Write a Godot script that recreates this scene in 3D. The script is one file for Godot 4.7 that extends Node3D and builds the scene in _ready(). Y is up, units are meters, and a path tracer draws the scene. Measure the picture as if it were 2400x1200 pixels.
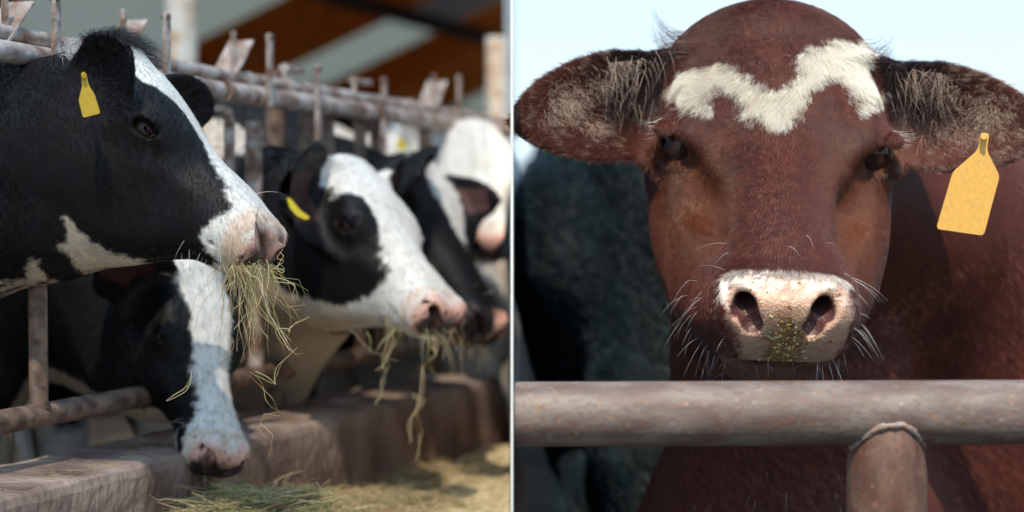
extends Node3D

const EYE := 1.35            # height of the lens above the yard
const F := 4478.0            # focal length in photo pixels (photo 2400 x 1200)
const BARN := EYE - 0.9      # the floor that the barn cows stand on
const TABLE := EYE - 0.6     # the feed table in front of the curb
var cam_xf: Transform3D
var cows: Array = []

func at(px: float, py: float, d: float) -> Vector3:
	return cam_xf * Vector3((px - 1200.0) / F * d, (600.0 - py) / F * d, -d)


func _ready():
	# ---- camera
	var cam := Camera3D.new()
	cam.name = "camera"
	cam.fov = rad_to_deg(2.0 * atan(600.0 / F))
	cam.position = Vector3(0, EYE, 0)
	cam.rotation.x = -atan(82.0 / F)
	cam.near = 0.05
	cam.far = 4000.0
	cam_xf = Transform3D(Basis.from_euler(cam.rotation), cam.position)
	var lens := CameraAttributesPhysical.new()
	lens.frustum_focal_length = 90.0
	lens.frustum_focus_distance = 2.72
	lens.exposure_aperture = 2.9
	lens.frustum_near = 0.05
	lens.frustum_far = 4000.0
	cam.attributes = lens
	cam.fov = rad_to_deg(2.0 * atan(600.0 / F))
	add_child(cam)
	# ---- sky, sun, exposure
	var we := WorldEnvironment.new()
	we.name = "daylight"
	var env := Environment.new()
	env.background_mode = Environment.BG_SKY
	var sm := ProceduralSkyMaterial.new()
	sm.sky_top_color = Color(0.55, 0.75, 0.92)
	sm.sky_horizon_color = Color(0.785, 0.855, 0.888)
	sm.sky_curve = 0.35
	sm.ground_bottom_color = Color(0.4, 0.36, 0.3)
	sm.ground_horizon_color = Color(0.7, 0.7, 0.66)
	var sky := Sky.new()
	sky.sky_material = sm
	env.sky = sky
	env.tonemap_mode = Environment.TONE_MAPPER_LINEAR
	env.tonemap_exposure = 1.62
	env.sdfgi_enabled = true
	env.ssao_enabled = true
	env.ssil_enabled = true
	we.environment = env
	add_child(we)
	var sun := DirectionalLight3D.new()
	sun.name = "sun"
	var az := deg_to_rad(5.0)
	var el := deg_to_rad(57.0)
	var to_sun := Vector3(-sin(az) * cos(el), sin(el), cos(az) * cos(el))
	sun.basis = Basis.looking_at(-to_sun, Vector3.UP)
	sun.light_energy = 1.1
	sun.light_color = Color(1.0, 0.95, 0.87)
	sun.light_angular_distance = 0.5
	sun.shadow_enabled = true
	add_child(sun)
	build_all()

# ---------------------------------------------------------------- the place
const ALONG := Vector3(0.311, 0.0, -0.950)      # along the feed fence, away from the camera
const OUT := Vector3(0.950, 0.0, 0.311)         # from the barn out over the feed table

func fp(a: float, b: float, y: float) -> Vector3:
	return Vector3(-0.597, EYE + y, -3.3) + ALONG * a + OUT * b


# how far along the fence a given upright stands
func along(px: float, b := 0.0) -> float:
	var t := (px - 1200.0) / F
	return (3.3 * t + 0.597 - 0.95 * b - 0.311 * b * t) / (0.311 - 0.95 * t)


func clip_left(poly: PackedVector2Array, limit: float) -> PackedVector2Array:
	# keep what lies at world x below the limit; points are (a, b)
	var out := PackedVector2Array()
	var n := poly.size()
	for i in n:
		var p := poly[i]
		var q := poly[(i + 1) % n]
		var fp_ := fp(p.x, p.y, 0).x - limit
		var fq := fp(q.x, q.y, 0).x - limit
		if fp_ <= 0:
			out.append(p)
		if (fp_ <= 0) != (fq <= 0):
			out.append(p.lerp(q, fp_ / (fp_ - fq)))
	return out


func sheet_mesh(poly: PackedVector2Array, y0: float, slope: float, th: float) -> ArrayMesh:
	# a sheet over an (a, b) outline, its height y0 + slope * b
	var st := begin()
	st.set_uv(Vector2.ZERO)
	var n := poly.size()
	for i in range(1, n - 1):
		for k in 2:
			var tri := [poly[0], poly[i], poly[i + 1]] if k == 0 else [poly[0], poly[i + 1], poly[i]]
			for p: Vector2 in tri:
				st.add_vertex(fp(p.x, p.y, y0 + slope * p.y - (th if k == 0 else 0.0)))
	for i in n:
		var p := poly[i]
		var q := poly[(i + 1) % n]
		quad(st, fp(p.x, p.y, y0 + slope * p.y), fp(q.x, q.y, y0 + slope * q.y), fp(q.x, q.y, y0 + slope * q.y - th), fp(p.x, p.y, y0 + slope * p.y - th))
	return done(st)


func build_all() -> void:
	var t0 := Time.get_ticks_msec()
	set_noises()
	make_materials()
	build_ground()
	build_barn()
	build_fence()
	build_yard()
	print("place ", Time.get_ticks_msec() - t0)
	make_cows()
	mesh_cows()
	print("bodies ", Time.get_ticks_msec() - t0)
	dress_cows()
	print("hair ", Time.get_ticks_msec() - t0)
	build_hay()
	print("hay ", Time.get_ticks_msec() - t0)


func build_ground() -> void:
	var st := begin()
	quad(st, Vector3(-600, 0, -900), Vector3(600, 0, -900), Vector3(600, 0, 60), Vector3(-600, 0, 60))
	tag(part("yard_ground", done(st), M.soil), "brown earth of the cattle yard behind the pipe rail", "ground", "", "structure")
	# barn slab under the cows and the raised feed table
	st = begin()
	var a0 := fp(-4, -5.2, -0.9)
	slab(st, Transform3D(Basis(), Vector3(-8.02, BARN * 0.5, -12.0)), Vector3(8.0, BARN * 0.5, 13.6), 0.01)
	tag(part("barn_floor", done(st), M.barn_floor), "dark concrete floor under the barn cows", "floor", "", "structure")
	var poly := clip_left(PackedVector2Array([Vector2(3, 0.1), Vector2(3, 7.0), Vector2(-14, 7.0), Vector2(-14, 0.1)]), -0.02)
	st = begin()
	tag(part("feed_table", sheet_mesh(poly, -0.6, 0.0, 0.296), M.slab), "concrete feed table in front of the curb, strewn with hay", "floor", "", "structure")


func build_barn() -> void:
	# the white sheet that parts the barn from the yard, seen edge on; its top climbs with the roof
	var st := begin()
	var prof := PackedVector2Array([Vector2(-2.4, -1.35), Vector2(-2.4, 0.31), Vector2(-6.0, 0.74), Vector2(-6.05, 2.4), Vector2(-22, 5.0), Vector2(-22, -1.35)])
	var x := Transform3D(Basis(Vector3(0, 0, 1), Vector3(0, 1, 0), Vector3(-1, 0, 0)), Vector3(0, EYE, 0))
	plate(st, prof, x, 0.0026)
	tag(part("partition_wall", done(st), M.white_sheet), "thin white sheet wall parting the barn from the yard, seen edge on", "wall")
	# far wall: boards, and openings to the daylight
	var wall := thing("far_barn_wall", "dark plank wall at the back of the barn below the roof", "wall", fp(8, -4.6, -0.9))
	var g := RandomNumberGenerator.new()
	g.seed = 4
	var a := -3.0
	var i := 0
	while a < 15.6:
		var w := 0.42
		var pale := (i % 7) in [2, 3]
		st = begin()
		var top := 1.15 if not pale else 0.42
		var mid := fp(a + w * 0.5, -4.6, (top - 0.9) * 0.5)
		slab(st, Transform3D(Basis(ALONG, Vector3.UP, OUT), mid), Vector3(w * 0.5 - 0.006, (top + 0.9) * 0.5, 0.02), 0.006)
		part("plank", done(st), M.board if pale else M.dark_wood, wall)
		a += w
		i += 1
	# brown and pale roof sheets, plus an unseen clear canopy added to soften sunlight
	var roof := thing("barn_roof", "sloping barn roof of rust brown and pale translucent sheets, with an added unseen alley canopy", "roof", fp(5, -2, 2.0))
	var edges := [[-14.0, -11.0, 2], [-11.0, -8.0, 2], [-8.0, -5.5, 2], [-5.5, -3.5, 2], [-3.5, -1.5, 2], [-1.5, 0.5, 2], [0.5, 2.5, 2], [2.5, 2.9, 2], [2.9, 4.5, 0], [4.5, 6.2, 0], [6.2, 8.35, 1], [8.35, 10.05, 0], [10.05, 11.0, 1], [11.0, 12.5, 0], [12.5, 14.0, 0], [14.0, 15.2, 1], [15.2, 17.0, 0]]
	for e: Array in edges:
		var lim := -0.22 if (e[0] as float) < 3.0 else -0.03  # canopy edge stops short of the wall so the yard stays sunlit
		for bb: Array in [[-5.0, -3.5], [-3.49, 7.0]]:
			var poly := clip_left(PackedVector2Array([Vector2(e[0] + 0.004, bb[0]), Vector2(e[1] - 0.004, bb[0]), Vector2(e[1] - 0.004, bb[1]), Vector2(e[0] + 0.004, bb[1])]), lim)
			if poly.size() < 3:
				continue
			var m: Material = [M.wood, M.pale_roof, M.added_canopy][e[2]]
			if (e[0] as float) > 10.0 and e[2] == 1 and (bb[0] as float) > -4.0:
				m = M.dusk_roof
			part("roof_or_canopy_sheet", sheet_mesh(poly, 2.99, 0.42, 0.01), m, roof)
	# purlins under the sheets
	for b: float in [-3.4, -2.2, -0.6, 0.9]:
		st = begin()
		var a1 := minf(15.5, (0.597 - 0.95 * b) / 0.311 - 0.3)
		var p0 := fp(-7.5, b, 2.99 + 0.42 * b - 0.09)
		var p1 := fp(a1, b, 2.99 + 0.42 * b - 0.09)
		if b > -0.7:
			p1 = fp(-0.066 / 0.311 - b * 3.05 - 0.2, b, 2.99 + 0.42 * b - 0.09)
		slab(st, Transform3D(Basis(ALONG, Vector3.UP, OUT), (p0 + p1) * 0.5), Vector3(p0.distance_to(p1) * 0.5, 0.06, 0.035), 0.006)
		part("purlin", done(st), M.dark_wood, roof)
	# round posts
	var d := 5.8
	for s: Array in [[426.0, 6.0, 0.049, 3.0, "tall round rust stained post behind the feed fence, left of the middle"], [1163.0, 6.3, 0.034, 0.605, "short pale round post by the white wall, behind the feed fence"]]:
		var foot := at(s[0], 518, s[1])
		st = begin()
		var top := s[3] as float
		if top > 1.0:
			var rel := foot - fp(0, 0, 0)
			top = 2.99 + 0.42 * rel.dot(OUT) - 0.02
		tube(st, [Vector3(foot.x, BARN + 0.004, foot.z), Vector3(foot.x, EYE, foot.z), Vector3(foot.x, EYE + top, foot.z)], s[2], s[2], 28)
		tag(part("roof_post", done(st, false), M.post), s[4], "post", "")


func build_fence() -> void:
	var fence := thing("feed_fence", "rusty steel pipe feed fence with headlock bars and two top rails", "fence", fp(0.5, 0, -0.9))
	var st := begin()
	tube(st, [fp(-4.0, 0.0, 0.31), fp(-0.4, 0.0, 0.277), fp(0.2, 0.0, 0.267), fp(1.9, 0.0, 0.262)], 0.0125, 0.0125, 20)
	part("upper_rail", done(st, false), M.pipe, fence)
	var ja := along(516, 0.012)
	st = begin()
	tube(st, [fp(-4.0, 0.012, 0.285), fp(-0.4, 0.012, 0.248), fp(ja - 0.004, 0.012, 0.2365)], 0.0165, 0.0165, 20)
	part("sliding_rail", done(st, false), M.pipe, fence)
	st = begin()
	tube(st, [fp(ja + 0.012, 0.012, 0.236), fp(ja + 0.5, 0.012, 0.236), fp(1.88, 0.012, 0.236)], 0.0195, 0.0195, 20)
	part("sliding_rail", done(st, false), M.pipe, fence)
	st = begin()
	tube(st, [fp(ja - 0.03, 0.012, 0.236), fp(ja + 0.03, 0.012, 0.236)], 0.011, 0.011, 16)
	part("rail_spigot", done(st, false), M.pipe_low, fence)
	# collars on the rails
	for px: float in [200, 575, 672, 706, 960]:
		st = begin()
		var a := along(px)
		tube(st, [fp(a - 0.012, 0, 0.2655), fp(a + 0.012, 0, 0.2655)], 0.0158, 0.0158, 20)
		part("rail_collar", done(st, false), M.pipe, fence)
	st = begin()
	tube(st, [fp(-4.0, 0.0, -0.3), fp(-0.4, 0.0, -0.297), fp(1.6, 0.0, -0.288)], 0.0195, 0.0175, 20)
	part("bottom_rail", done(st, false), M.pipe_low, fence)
	# flat upright bars with their catch plates
	var bars := [[133, 0.345, 0.205, 1], [392, 0.352, 0.235, 1], [633, 0.354, 0.215, 1], [746, 0.312, 0.16, 2], [900, 0.312, 0.15, 2], [1076, 0.352, 0.225, 1]]
	for b: Array in bars:
		var a := along(b[0], 0.034)
		var top: float = b[1]
		var low: float = b[2]
		st = begin()
		var lean := 0.012
		var up := (Vector3.UP + ALONG * lean).normalized()
		slab(st, Transform3D(Basis(ALONG, up, OUT), fp(a, 0.034, (top + low) * 0.5)), Vector3(0.009, (top - low) * 0.5, 0.004), 0.0015)
		part("lock_bar", done(st), M.pipe, fence)
		st = begin()
		tube(st, [fp(a - 0.003, 0.0275, top - 0.008), fp(a - 0.003, 0.042, top - 0.008)], 0.0048, 0.0048, 12)
		part("bolt", done(st, false), M.pipe_low, fence)
		st = begin()
		if b[3] == 1:
			var dir := (ALONG * 0.72 + Vector3.UP * 0.69).normalized()
			slab(st, Transform3D(Basis(dir, OUT.cross(dir), OUT), fp(a - 0.062, -0.012, top - 0.05)), Vector3(0.05, 0.003, 0.026), 0.001)
		else:
			slab(st, Transform3D(Basis(ALONG, Vector3.UP, OUT), fp(a - 0.05, 0.0, top - 0.012)), Vector3(0.04, 0.006, 0.012), 0.002)
		part("catch_plate", done(st), M.pipe, fence)
		st = begin()
		tube(st, [fp(a - 0.085, 0.0, 0.27), fp(a - 0.085, 0.0, top - 0.002)], 0.0055, 0.0055, 10)
		part("pin", done(st, false), M.pipe, fence)
	# uprights between the rails
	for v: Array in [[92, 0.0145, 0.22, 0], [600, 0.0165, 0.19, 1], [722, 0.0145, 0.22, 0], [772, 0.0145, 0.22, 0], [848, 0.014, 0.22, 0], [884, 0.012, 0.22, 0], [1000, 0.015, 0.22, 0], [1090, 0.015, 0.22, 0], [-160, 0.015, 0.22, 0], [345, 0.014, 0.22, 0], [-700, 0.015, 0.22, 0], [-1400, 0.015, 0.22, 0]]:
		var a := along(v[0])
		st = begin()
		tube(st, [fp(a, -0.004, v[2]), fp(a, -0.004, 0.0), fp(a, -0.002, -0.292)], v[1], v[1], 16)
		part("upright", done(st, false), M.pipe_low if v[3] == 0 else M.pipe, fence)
		st = begin()
		tube(st, [fp(a, -0.003, -0.283), fp(a, -0.002, -0.275)], v[1] + 0.006, v[1] + 0.001, 14, 0.5)
		part("weld", done(st, false), M.pipe_low, fence)
	# the bent arm by the gap
	st = begin()
	var ba := along(538)
	tube(st, [fp(ba - 0.12, 0.0, 0.205), fp(ba - 0.025, 0.0, 0.205), fp(ba - 0.006, 0.0, 0.2), fp(ba, 0.0, 0.185), fp(ba, 0.0, -0.29)], 0.0105, 0.0105, 12)
	part("bent_arm", done(st, false), M.pipe, fence)
	# posts into the curb
	for px: float in [-90, 700, 1060, -1, -2]:
		st = begin()
		var a := along(px) if absf(px) > 10.0 else -0.6 + 1.4 * px
		tube(st, [fp(a, -0.05, -0.9), fp(a, -0.05, 0.3)], 0.02, 0.02, 16)
		part("fence_post", done(st, false), M.pipe_low, fence)
	# the curb, its worn top and its sloping end
	var curb := thing("feed_curb", "stained concrete curb under the feed fence with a sloping end", "curb", fp(0.3, 0.05, -0.9))
	st = begin()
	st.set_smooth_group(0)
	var n := 130
	var prof := [Vector2(-0.05, -0.9), Vector2(-0.05, -0.38), Vector2(-0.042, -0.37), Vector2(0.03, -0.374), Vector2(0.112, -0.378), Vector2(0.12, -0.384), Vector2(0.124, -0.396), Vector2(0.128, -0.6), Vector2(0.13, -0.9)]
	var rings: Array = []
	for i in n + 1:
		var t := float(i) / n
		var a := lerpf(-4.0, 1.62, t)
		var drop := clampf((t - 0.972) / 0.028, 0.0, 1.0)
		var ring: Array = []
		for p: Vector2 in prof:
			var y := p.y
			if y > -0.8:
				y = lerpf(y, minf(y, -0.62), drop)
				y += 0.0035 * rag.get_noise_2d(a * 9.0, p.x * 60.0)
			ring.append(fp(a + 0.0, p.x + 0.0022 * rag.get_noise_2d(a * 7.0 + 40.0, p.y * 11.0), y))
		rings.append(ring)
	for i in n:
		for k in prof.size() - 1:
			st.set_smooth_group(k + 1)
			quad(st, rings[i][k], rings[i][k + 1], rings[i + 1][k + 1], rings[i + 1][k])
	for e: int in [0, n]:
		for k in range(1, prof.size() - 1):
			for p: Vector3 in ([rings[e][0], rings[e][k + 1], rings[e][k]] if e == 0 else [rings[e][0], rings[e][k], rings[e][k + 1]]):
				st.add_vertex(p)
	part("curb_block", done(st), M.curb, curb)


func build_yard() -> void:
	# pipe rail in front of the brown bull, and the post welded under it
	var rail := thing("yard_rail", "thick rusted steel pipe rail with a welded post in front of the brown bull", "fence", at(2079, 968, 2.45) * Vector3(1, 0, 1))
	var p0 := at(1200, 971, 2.45)
	p0.x = 0.003
	var p1 := at(2420, 966, 2.45)
	var st := begin()
	var pts := []
	for i in 13:
		pts.append(p0.lerp(p0 + (p1 - p0) * 4.0, i / 12.0))
	tube(st, pts, 0.0415, 0.0415, 48)
	part("top_rail", done(st, false), M.rail, rail)
	# post with a saddle cut
	var c := at(2079, 968, 2.452)
	var r := 0.0512
	st = begin()
	var rows := 26
	var sides := 48
	var grid_: Array = []
	for j in rows + 1:
		var row: Array = []
		for k in sides + 1:
			var an := TAU * k / sides
			var z := sin(an)
			# where the saddle meets the rail
			var ytop := -0.012 - 0.03 * pow(absf(cos(an)), 2.4) if z > 0 else -0.03
			var t := float(j) / rows
			var y := lerpf(-c.y, ytop, 1.0 - pow(1.0 - t, 2.2))
			var shrink := 1.0 - 0.16 * pow(clampf((y - ytop + 0.05) / 0.05, 0, 1), 2.2)
			row.append([c + Vector3(cos(an) * r * shrink, y, z * r * shrink), Vector3(cos(an), 0, z), Vector2(float(k) / sides, y + 0.7)])
		grid_.append(row)
	st.set_smooth_group(0)
	for j in rows:
		for k in sides:
			var q := [grid_[j][k], grid_[j + 1][k], grid_[j + 1][k + 1], grid_[j][k + 1]]
			for m: int in [0, 1, 2, 0, 2, 3]:
				st.set_uv(q[m][2])
				st.add_vertex(q[m][0])
	st.index()
	st.generate_normals()
	var rust_post: StandardMaterial3D = (M.rail as StandardMaterial3D).duplicate()
	rust_post.albedo_color = Color(0.93, 0.8, 0.74)
	part("post", st.commit(), rust_post, rail)
	# weld bead along the saddle
	st = begin()
	var bead := []
	for i in 61:
		var an := lerpf(-0.35, PI + 0.35, i / 60.0)
		var z := sin(an)
		var y := -0.011 - 0.031 * pow(absf(cos(an)), 2.4)
		bead.append(c + Vector3(cos(an) * r * 0.87, y + 0.0016 * rag.get_noise_1d(i * 0.9), z * r * 0.87) + Vector3(0, 0, 0.001))
	var bead_mat := rough_mat(noise_tex(41, 0.03, 4, [[0.3, Color(0.26, 0.1, 0.05)], [0.45, Color(0.3, 0.23, 0.2)], [0.6, Color(0.2, 0.18, 0.175)], [0.8, Color(0.42, 0.4, 0.38)]]), 9.0, 0.55)
	tube(st, bead, 0.0044, 0.0044, 12, 0.6, 75.0)
	part("weld_bead", done(st, false), bead_mat, rail)
	# far tree beyond the yard
	var where := at(2388, 518, 70.0)
	var tree := thing("distant_tree", "small pale tree far off at the right edge above the bull's ear", "tree", Vector3(where.x, 0, where.z))
	st = begin()
	tube(st, [Vector3(where.x, 0, where.z), Vector3(where.x + 0.1, 2.2, where.z), Vector3(where.x - 0.1, 5.6, where.z)], 0.2, 0.06, 10)
	for k in 5:
		var b0 := Vector3(where.x, 2.4 + k * 0.6, where.z)
		tube(st, [b0, b0 + Vector3(cos(k * 2.4) * 0.9, 0.8, sin(k * 2.4) * 0.9)], 0.07, 0.02, 6)
	part("trunk", done(st, false), M.post, tree)
	var g := RandomNumberGenerator.new()
	g.seed = 3
	st = begin()
	for i in 1500:
		var o := Vector3(g.randfn(), g.randfn() * 0.8, g.randfn()) * 0.62
		var lump := rag.get_noise_3dv(o * 1.1)
		if lump < -0.12:
			continue
		var p := Vector3(where.x, 4.7, where.z) + o
		var u := Vector3(g.randfn(), g.randfn(), g.randfn()).normalized() * 0.09
		var v := u.cross(Vector3(g.randfn(), g.randfn(), g.randfn()).normalized())
		quad(st, p - u - v, p + u - v, p + u + v, p - u + v)
	var leaf := plain(Color(0.3, 0.31, 0.24), 0.7)
	leaf.backlight_enabled = true
	leaf.backlight = Color(0.4, 0.4, 0.3)
	part("crown", done(st), leaf, tree)

# ---------------------------------------------------------------- finishing the animals
var labels := {
	"brown": ["brown_bull", "red brown bull with a jagged white blaze facing the camera over the rail", "bull"],
	"black_back": ["black_cow", "glossy black cow standing close behind the red brown bull", "cow"],
	"black_far": ["black_cow", "second black cow farther back, almost hidden by the nearer black cow", "cow"],
	"black_third": ["black_cow", "third black cow standing farthest back behind the other black cows", "cow"],
	"holstein_near": ["black_white_cow", "nearest black and white cow in profile with hay hanging from its mouth", "cow"],
	"holstein_low": ["black_white_cow", "black and white cow with its head lowered to the hay under the nearest cow", "cow"],
	"holstein_middle": ["black_white_cow", "cow with a broad white forehead and black eye patch, middle of the row", "cow"],
	"holstein_fourth": ["black_white_cow", "mostly black cow with a narrow pointed white blaze behind the middle cow", "cow"],
	"holstein_white": ["black_white_cow", "white faced cow farthest along the row beside the white wall", "cow"],
	"holstein_last": ["black_white_cow", "black cow with its head hidden low by the end of the curb", "cow"],
}

func dress_cows() -> void:
	for cow: Cow in cows:
		var l: Array = labels[cow.name]
		cow.thing = thing(l[0], l[1], l[2], cow.base, "cows along the feed fence" if cow.name.begins_with("holstein") else "")
		var n := cow.verts.size()
		cow.cols.resize(n)
		for i in n:
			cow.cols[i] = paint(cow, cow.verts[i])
		# skin and bare nose are two surfaces of one mesh
		var furry := PackedInt32Array()
		var bare := PackedInt32Array()
		for t in cow.tris.size() / 3:
			var i0 := cow.tris[t * 3]
			var tri := [i0, cow.tris[t * 3 + 1], cow.tris[t * 3 + 2]]
			if cow.cols[i0].a < 0.02:
				bare.append_array(tri)
			else:
				furry.append_array(tri)
		var local := PackedVector3Array()
		for v in cow.verts:
			local.append(v - cow.base)
		var am := ArrayMesh.new()
		for s: Array in [[furry, M.coat], [bare, M.nose]]:
			if (s[0] as PackedInt32Array).is_empty():
				continue
			var ar := []
			ar.resize(Mesh.ARRAY_MAX)
			ar[Mesh.ARRAY_VERTEX] = local
			ar[Mesh.ARRAY_NORMAL] = cow.norms
			ar[Mesh.ARRAY_COLOR] = cow.cols
			ar[Mesh.ARRAY_INDEX] = s[0]
			am.add_surface_from_arrays(Mesh.PRIMITIVE_TRIANGLES, ar)
			am.surface_set_material(am.get_surface_count() - 1, s[1])
		var mi := MeshInstance3D.new()
		mi.name = "body"
		mi.mesh = am
		cow.thing.add_child(mi, true)
		for i in cow.eyes.size():
			eye_ball(cow, i)
		if cow.eyes.size() and cow.paint != 4:
			lashes(cow)
	var tuft: Array = []
	for i in 3:
		tuft.append(tuft_mesh(100 + i, 7, 0.34, 0.024, 0.22))
	for cow: Cow in cows:
		var lie := func(p: Vector3) -> Vector3: return hair_lie(cow, p)
		match cow.paint:
			0:
				var in_head := func(p: Vector3) -> float:
					var q := cow.inv * p
					if q.x > 0.86:
						return 1.5
					return 1.0 if q.y > -0.62 else 0.0
				grow(cow, "coat", 150000.0 / quick / quick, 0.0085, tuft[0], M.hair, lie, in_head)
				var rest := func(p: Vector3) -> float: return 1.0 if (cow.inv * p).y <= -0.62 and p.z > -4.6 and p.y > 0.2 else 0.0
				grow(cow, "body_coat", 34000.0 / quick / quick, 0.014, tuft[1], M.hair, lie, rest)
				ear_hair(cow)
				crown_wisps(cow)
				whiskers(cow, 170, 0.018, 0.056, 0.00023)
				chaff(cow)
			8:
				var rump := func(p: Vector3) -> float: return 1.0 if p.x < 1.0 and p.z > -5.2 and p.y > 0.5 else 0.0
				grow(cow, "coat", 15000.0 / quick / quick, 0.03, tuft[2], M.hair, lie, rump)
			1:
				grow(cow, "coat", 70000.0 / quick / quick, 0.009, tuft[1], M.dull_hair, lie, func(p: Vector3) -> float: return 1.0 if p.x > -0.95 and p.y > 1.1 else 0.0)
				poll_tuft(cow)
				whiskers(cow, 70, 0.02, 0.05, 0.0003)
			_:
				grow(cow, "coat", 26000.0 / quick / quick, 0.011, tuft[2], M.dull_hair, lie, func(p: Vector3) -> float: return 1.0 if cow.head.origin.distance_to(p) < 0.75 else 0.0)
				whiskers(cow, 30, 0.02, 0.05, 0.0004)
	ear_tags()


func hair_lie(cow: Cow, p: Vector3) -> Vector3:
	var q := cow.inv * p
	var f := cow.head.basis
	if q.x > -0.15 and q.x < 1.1 and q.y > -0.6:
		for e: Comp in cow.ears:
			var t := e.inv * p
			if t.x > 0.1 and t.x < 1.15 and absf(t.z) < e.wmax * 1.2 and absf(e.sheet(t)) < 0.15:
				return (e.inv.basis.inverse() * Vector3(1.0, 0.1, t.z * 1.5)).normalized()
		var d := Vector3(0.75, -0.25, signf(q.z) * 0.45)
		if cow.paint == 0:
			# a whorl between the eyes: up and out above it, down the face below
			var o := Vector2(q.x - 0.3, q.z)
			d = Vector3(0.55 + o.x * 0.6, -0.5, o.y * 1.8)
			d.z += 0.35 * rag.get_noise_3dv(p * 7.0)
			if q.x > 0.86:
				d = Vector3(-0.2, 0, 0) + Vector3(0.2, q.y + 0.08, q.z) * 4.0
		return (f * d).normalized()
	return (-cow.fore * 0.75 + Vector3.DOWN * 0.7 + Vector3(0.3, 0, 0) * rag.get_noise_3dv(p * 3.0)).normalized()


func eye_ball(cow: Cow, i: int) -> void:
	var n: Vector3 = cow.eye_dirs[i]
	var c: Vector3 = cow.eyes[i]
	var fwd := (cow.head.basis.x - n * n.dot(cow.head.basis.x)).normalized()
	var up := fwd.cross(n).normalized()
	if up.dot(cow.head.basis.y) < 0:
		up = -up
	var r := (0.051 if cow.paint > 0 else 0.06) * cow.length
	var st := begin()
	var rows := 24
	var sides := 32
	var v := func(j: int, k: int) -> Array:
		var th := PI * j / rows
		var ph := TAU * k / sides
		var d := n * cos(th) + (fwd * cos(ph) + up * sin(ph)) * sin(th)
		var col := Color(0.008, 0.007, 0.008)
		var a := Vector2(cos(ph), sin(ph) * 1.5) * th
		if a.length() > 0.36:
			col = Color(0.014, 0.009, 0.007) if cow.paint > 0 else Color(0.05, 0.022, 0.01)
		if cow.paint == 0 and a.length() > 0.68:
			col = Color(0.03, 0.015, 0.012)
		if cow.paint > 0 and a.length() > 0.62:
			col = Color(0.02, 0.012, 0.011).lerp(Color(0.4, 0.19, 0.2), smoothstep(0.66, 0.76, th * cos(ph) - 0.2 * absf(sin(ph))))
		return [c + d * r - cow.base, d, col]
	for j in rows:
		for k in sides:
			var q := [v.call(j, k), v.call(j + 1, k), v.call(j + 1, k + 1), v.call(j, k + 1)]
			var flip: bool = (q[1][0] - q[0][0]).cross(q[3][0] - q[0][0]).dot(q[1][1]) > 0
			for m: int in ([0, 2, 1, 0, 3, 2] if flip else [0, 1, 2, 0, 2, 3]):
				st.set_normal(q[m][1])
				st.set_color(q[m][2])
				st.add_vertex(q[m][0])
	var mi := MeshInstance3D.new()
	mi.name = "eye"
	mi.mesh = st.commit()
	mi.material_override = M.eye
	cow.thing.add_child(mi, true)


func hair_part(cow: Cow, called: String, st: SurfaceTool, mat: Material) -> void:
	var mi := MeshInstance3D.new()
	mi.name = called
	mi.mesh = st.commit()
	mi.material_override = mat
	mi.set_meta("kind", "stuff")
	cow.thing.add_child(mi, true)


func lashes(cow: Cow) -> void:
	var g := RandomNumberGenerator.new()
	g.seed = 50 + cow.paint
	for i in cow.eyes.size():
		var n: Vector3 = cow.eye_dirs[i]
		var fwd := (cow.head.basis.x - n * n.dot(cow.head.basis.x)).normalized()
		var up := fwd.cross(n).normalized()
		if up.dot(cow.head.basis.y) < 0:
			up = -up
		var l := cow.length
		var st := begin()
		for k in (16 if cow.paint == 0 else 34):
			var t := g.randf_range(-1.0, 0.7)
			var root: Vector3 = cow.eyes[i] + (n * 0.052 + fwd * 0.04 * t + up * (0.03 - 0.012 * t * t)) * l - cow.base
			var len_ := g.randf_range(0.05, 0.085) * l
			var dir := (n * 0.8 + fwd * t * 0.5 + up * g.randf_range(-0.3, 0.1)).normalized()
			if cow.paint == 0:
				var lat: Vector3 = cow.head.basis.z.normalized() * (-1.0 if cow.inv.basis.get_scale().x < 0 or (cow.inv * (cow.eyes[i] as Vector3)).z < 0 else 1.0)
				root = cow.eyes[i] + (n * 0.058 - fwd * g.randf_range(0.0, 0.05) + up * 0.036 + lat * 0.01) * l - cow.base
				dir = (lat * 0.9 + n * 0.25 + Vector3.DOWN * g.randf_range(-0.1, 0.45)).normalized()
			strand(st, root, root + dir * len_ + up * len_ * 0.05, root + dir * len_ * 0.5 - up * len_ * 0.22, 0.00035 * l / 0.5, 4)
		hair_part(cow, "eyelashes", st, M.lash_pale if cow.paint == 0 else M.lash_dark)


func whiskers(cow: Cow, count: int, short: float, long: float, thick: float) -> void:
	var g := RandomNumberGenerator.new()
	g.seed = 60 + cow.paint
	var f := cow.head
	var mz: float = cow.opts.get("muzzle", 1.0)
	var st := begin()
	var made := 0
	var tries := 0
	var n := cow.verts.size()
	while made < count and tries < 400000:
		tries += 1
		var i := g.randi() % n
		var p := cow.verts[i]
		var q := cow.inv * p
		if q.x < 0.78 or q.x > 1.02 or q.y > 0.02:
			continue
		if cow.cols[i].a < 0.01 and q.y > -0.17 * mz:
			continue
		var low := -q.y / (0.24 * mz)
		if g.randf() > 0.25 + 0.75 * low:
			continue
		var nor := cow.norms[i]
		var len_ := g.randf_range(short, long)
		var dir := (nor * 0.75 + f.basis.x.normalized() * 0.35 + Vector3.DOWN * g.randf_range(-0.15, 0.55) + Vector3(g.randfn(), g.randfn(), g.randfn()) * 0.16).normalized()
		var root := p - cow.base
		strand(st, root, root + dir * len_ + Vector3.DOWN * len_ * 0.22, root + dir * len_ * 0.55 + Vector3.UP * len_ * 0.06, thick * g.randf_range(0.8, 1.3), 5)
		made += 1
	hair_part(cow, "whiskers", st, M.whisker)


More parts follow.
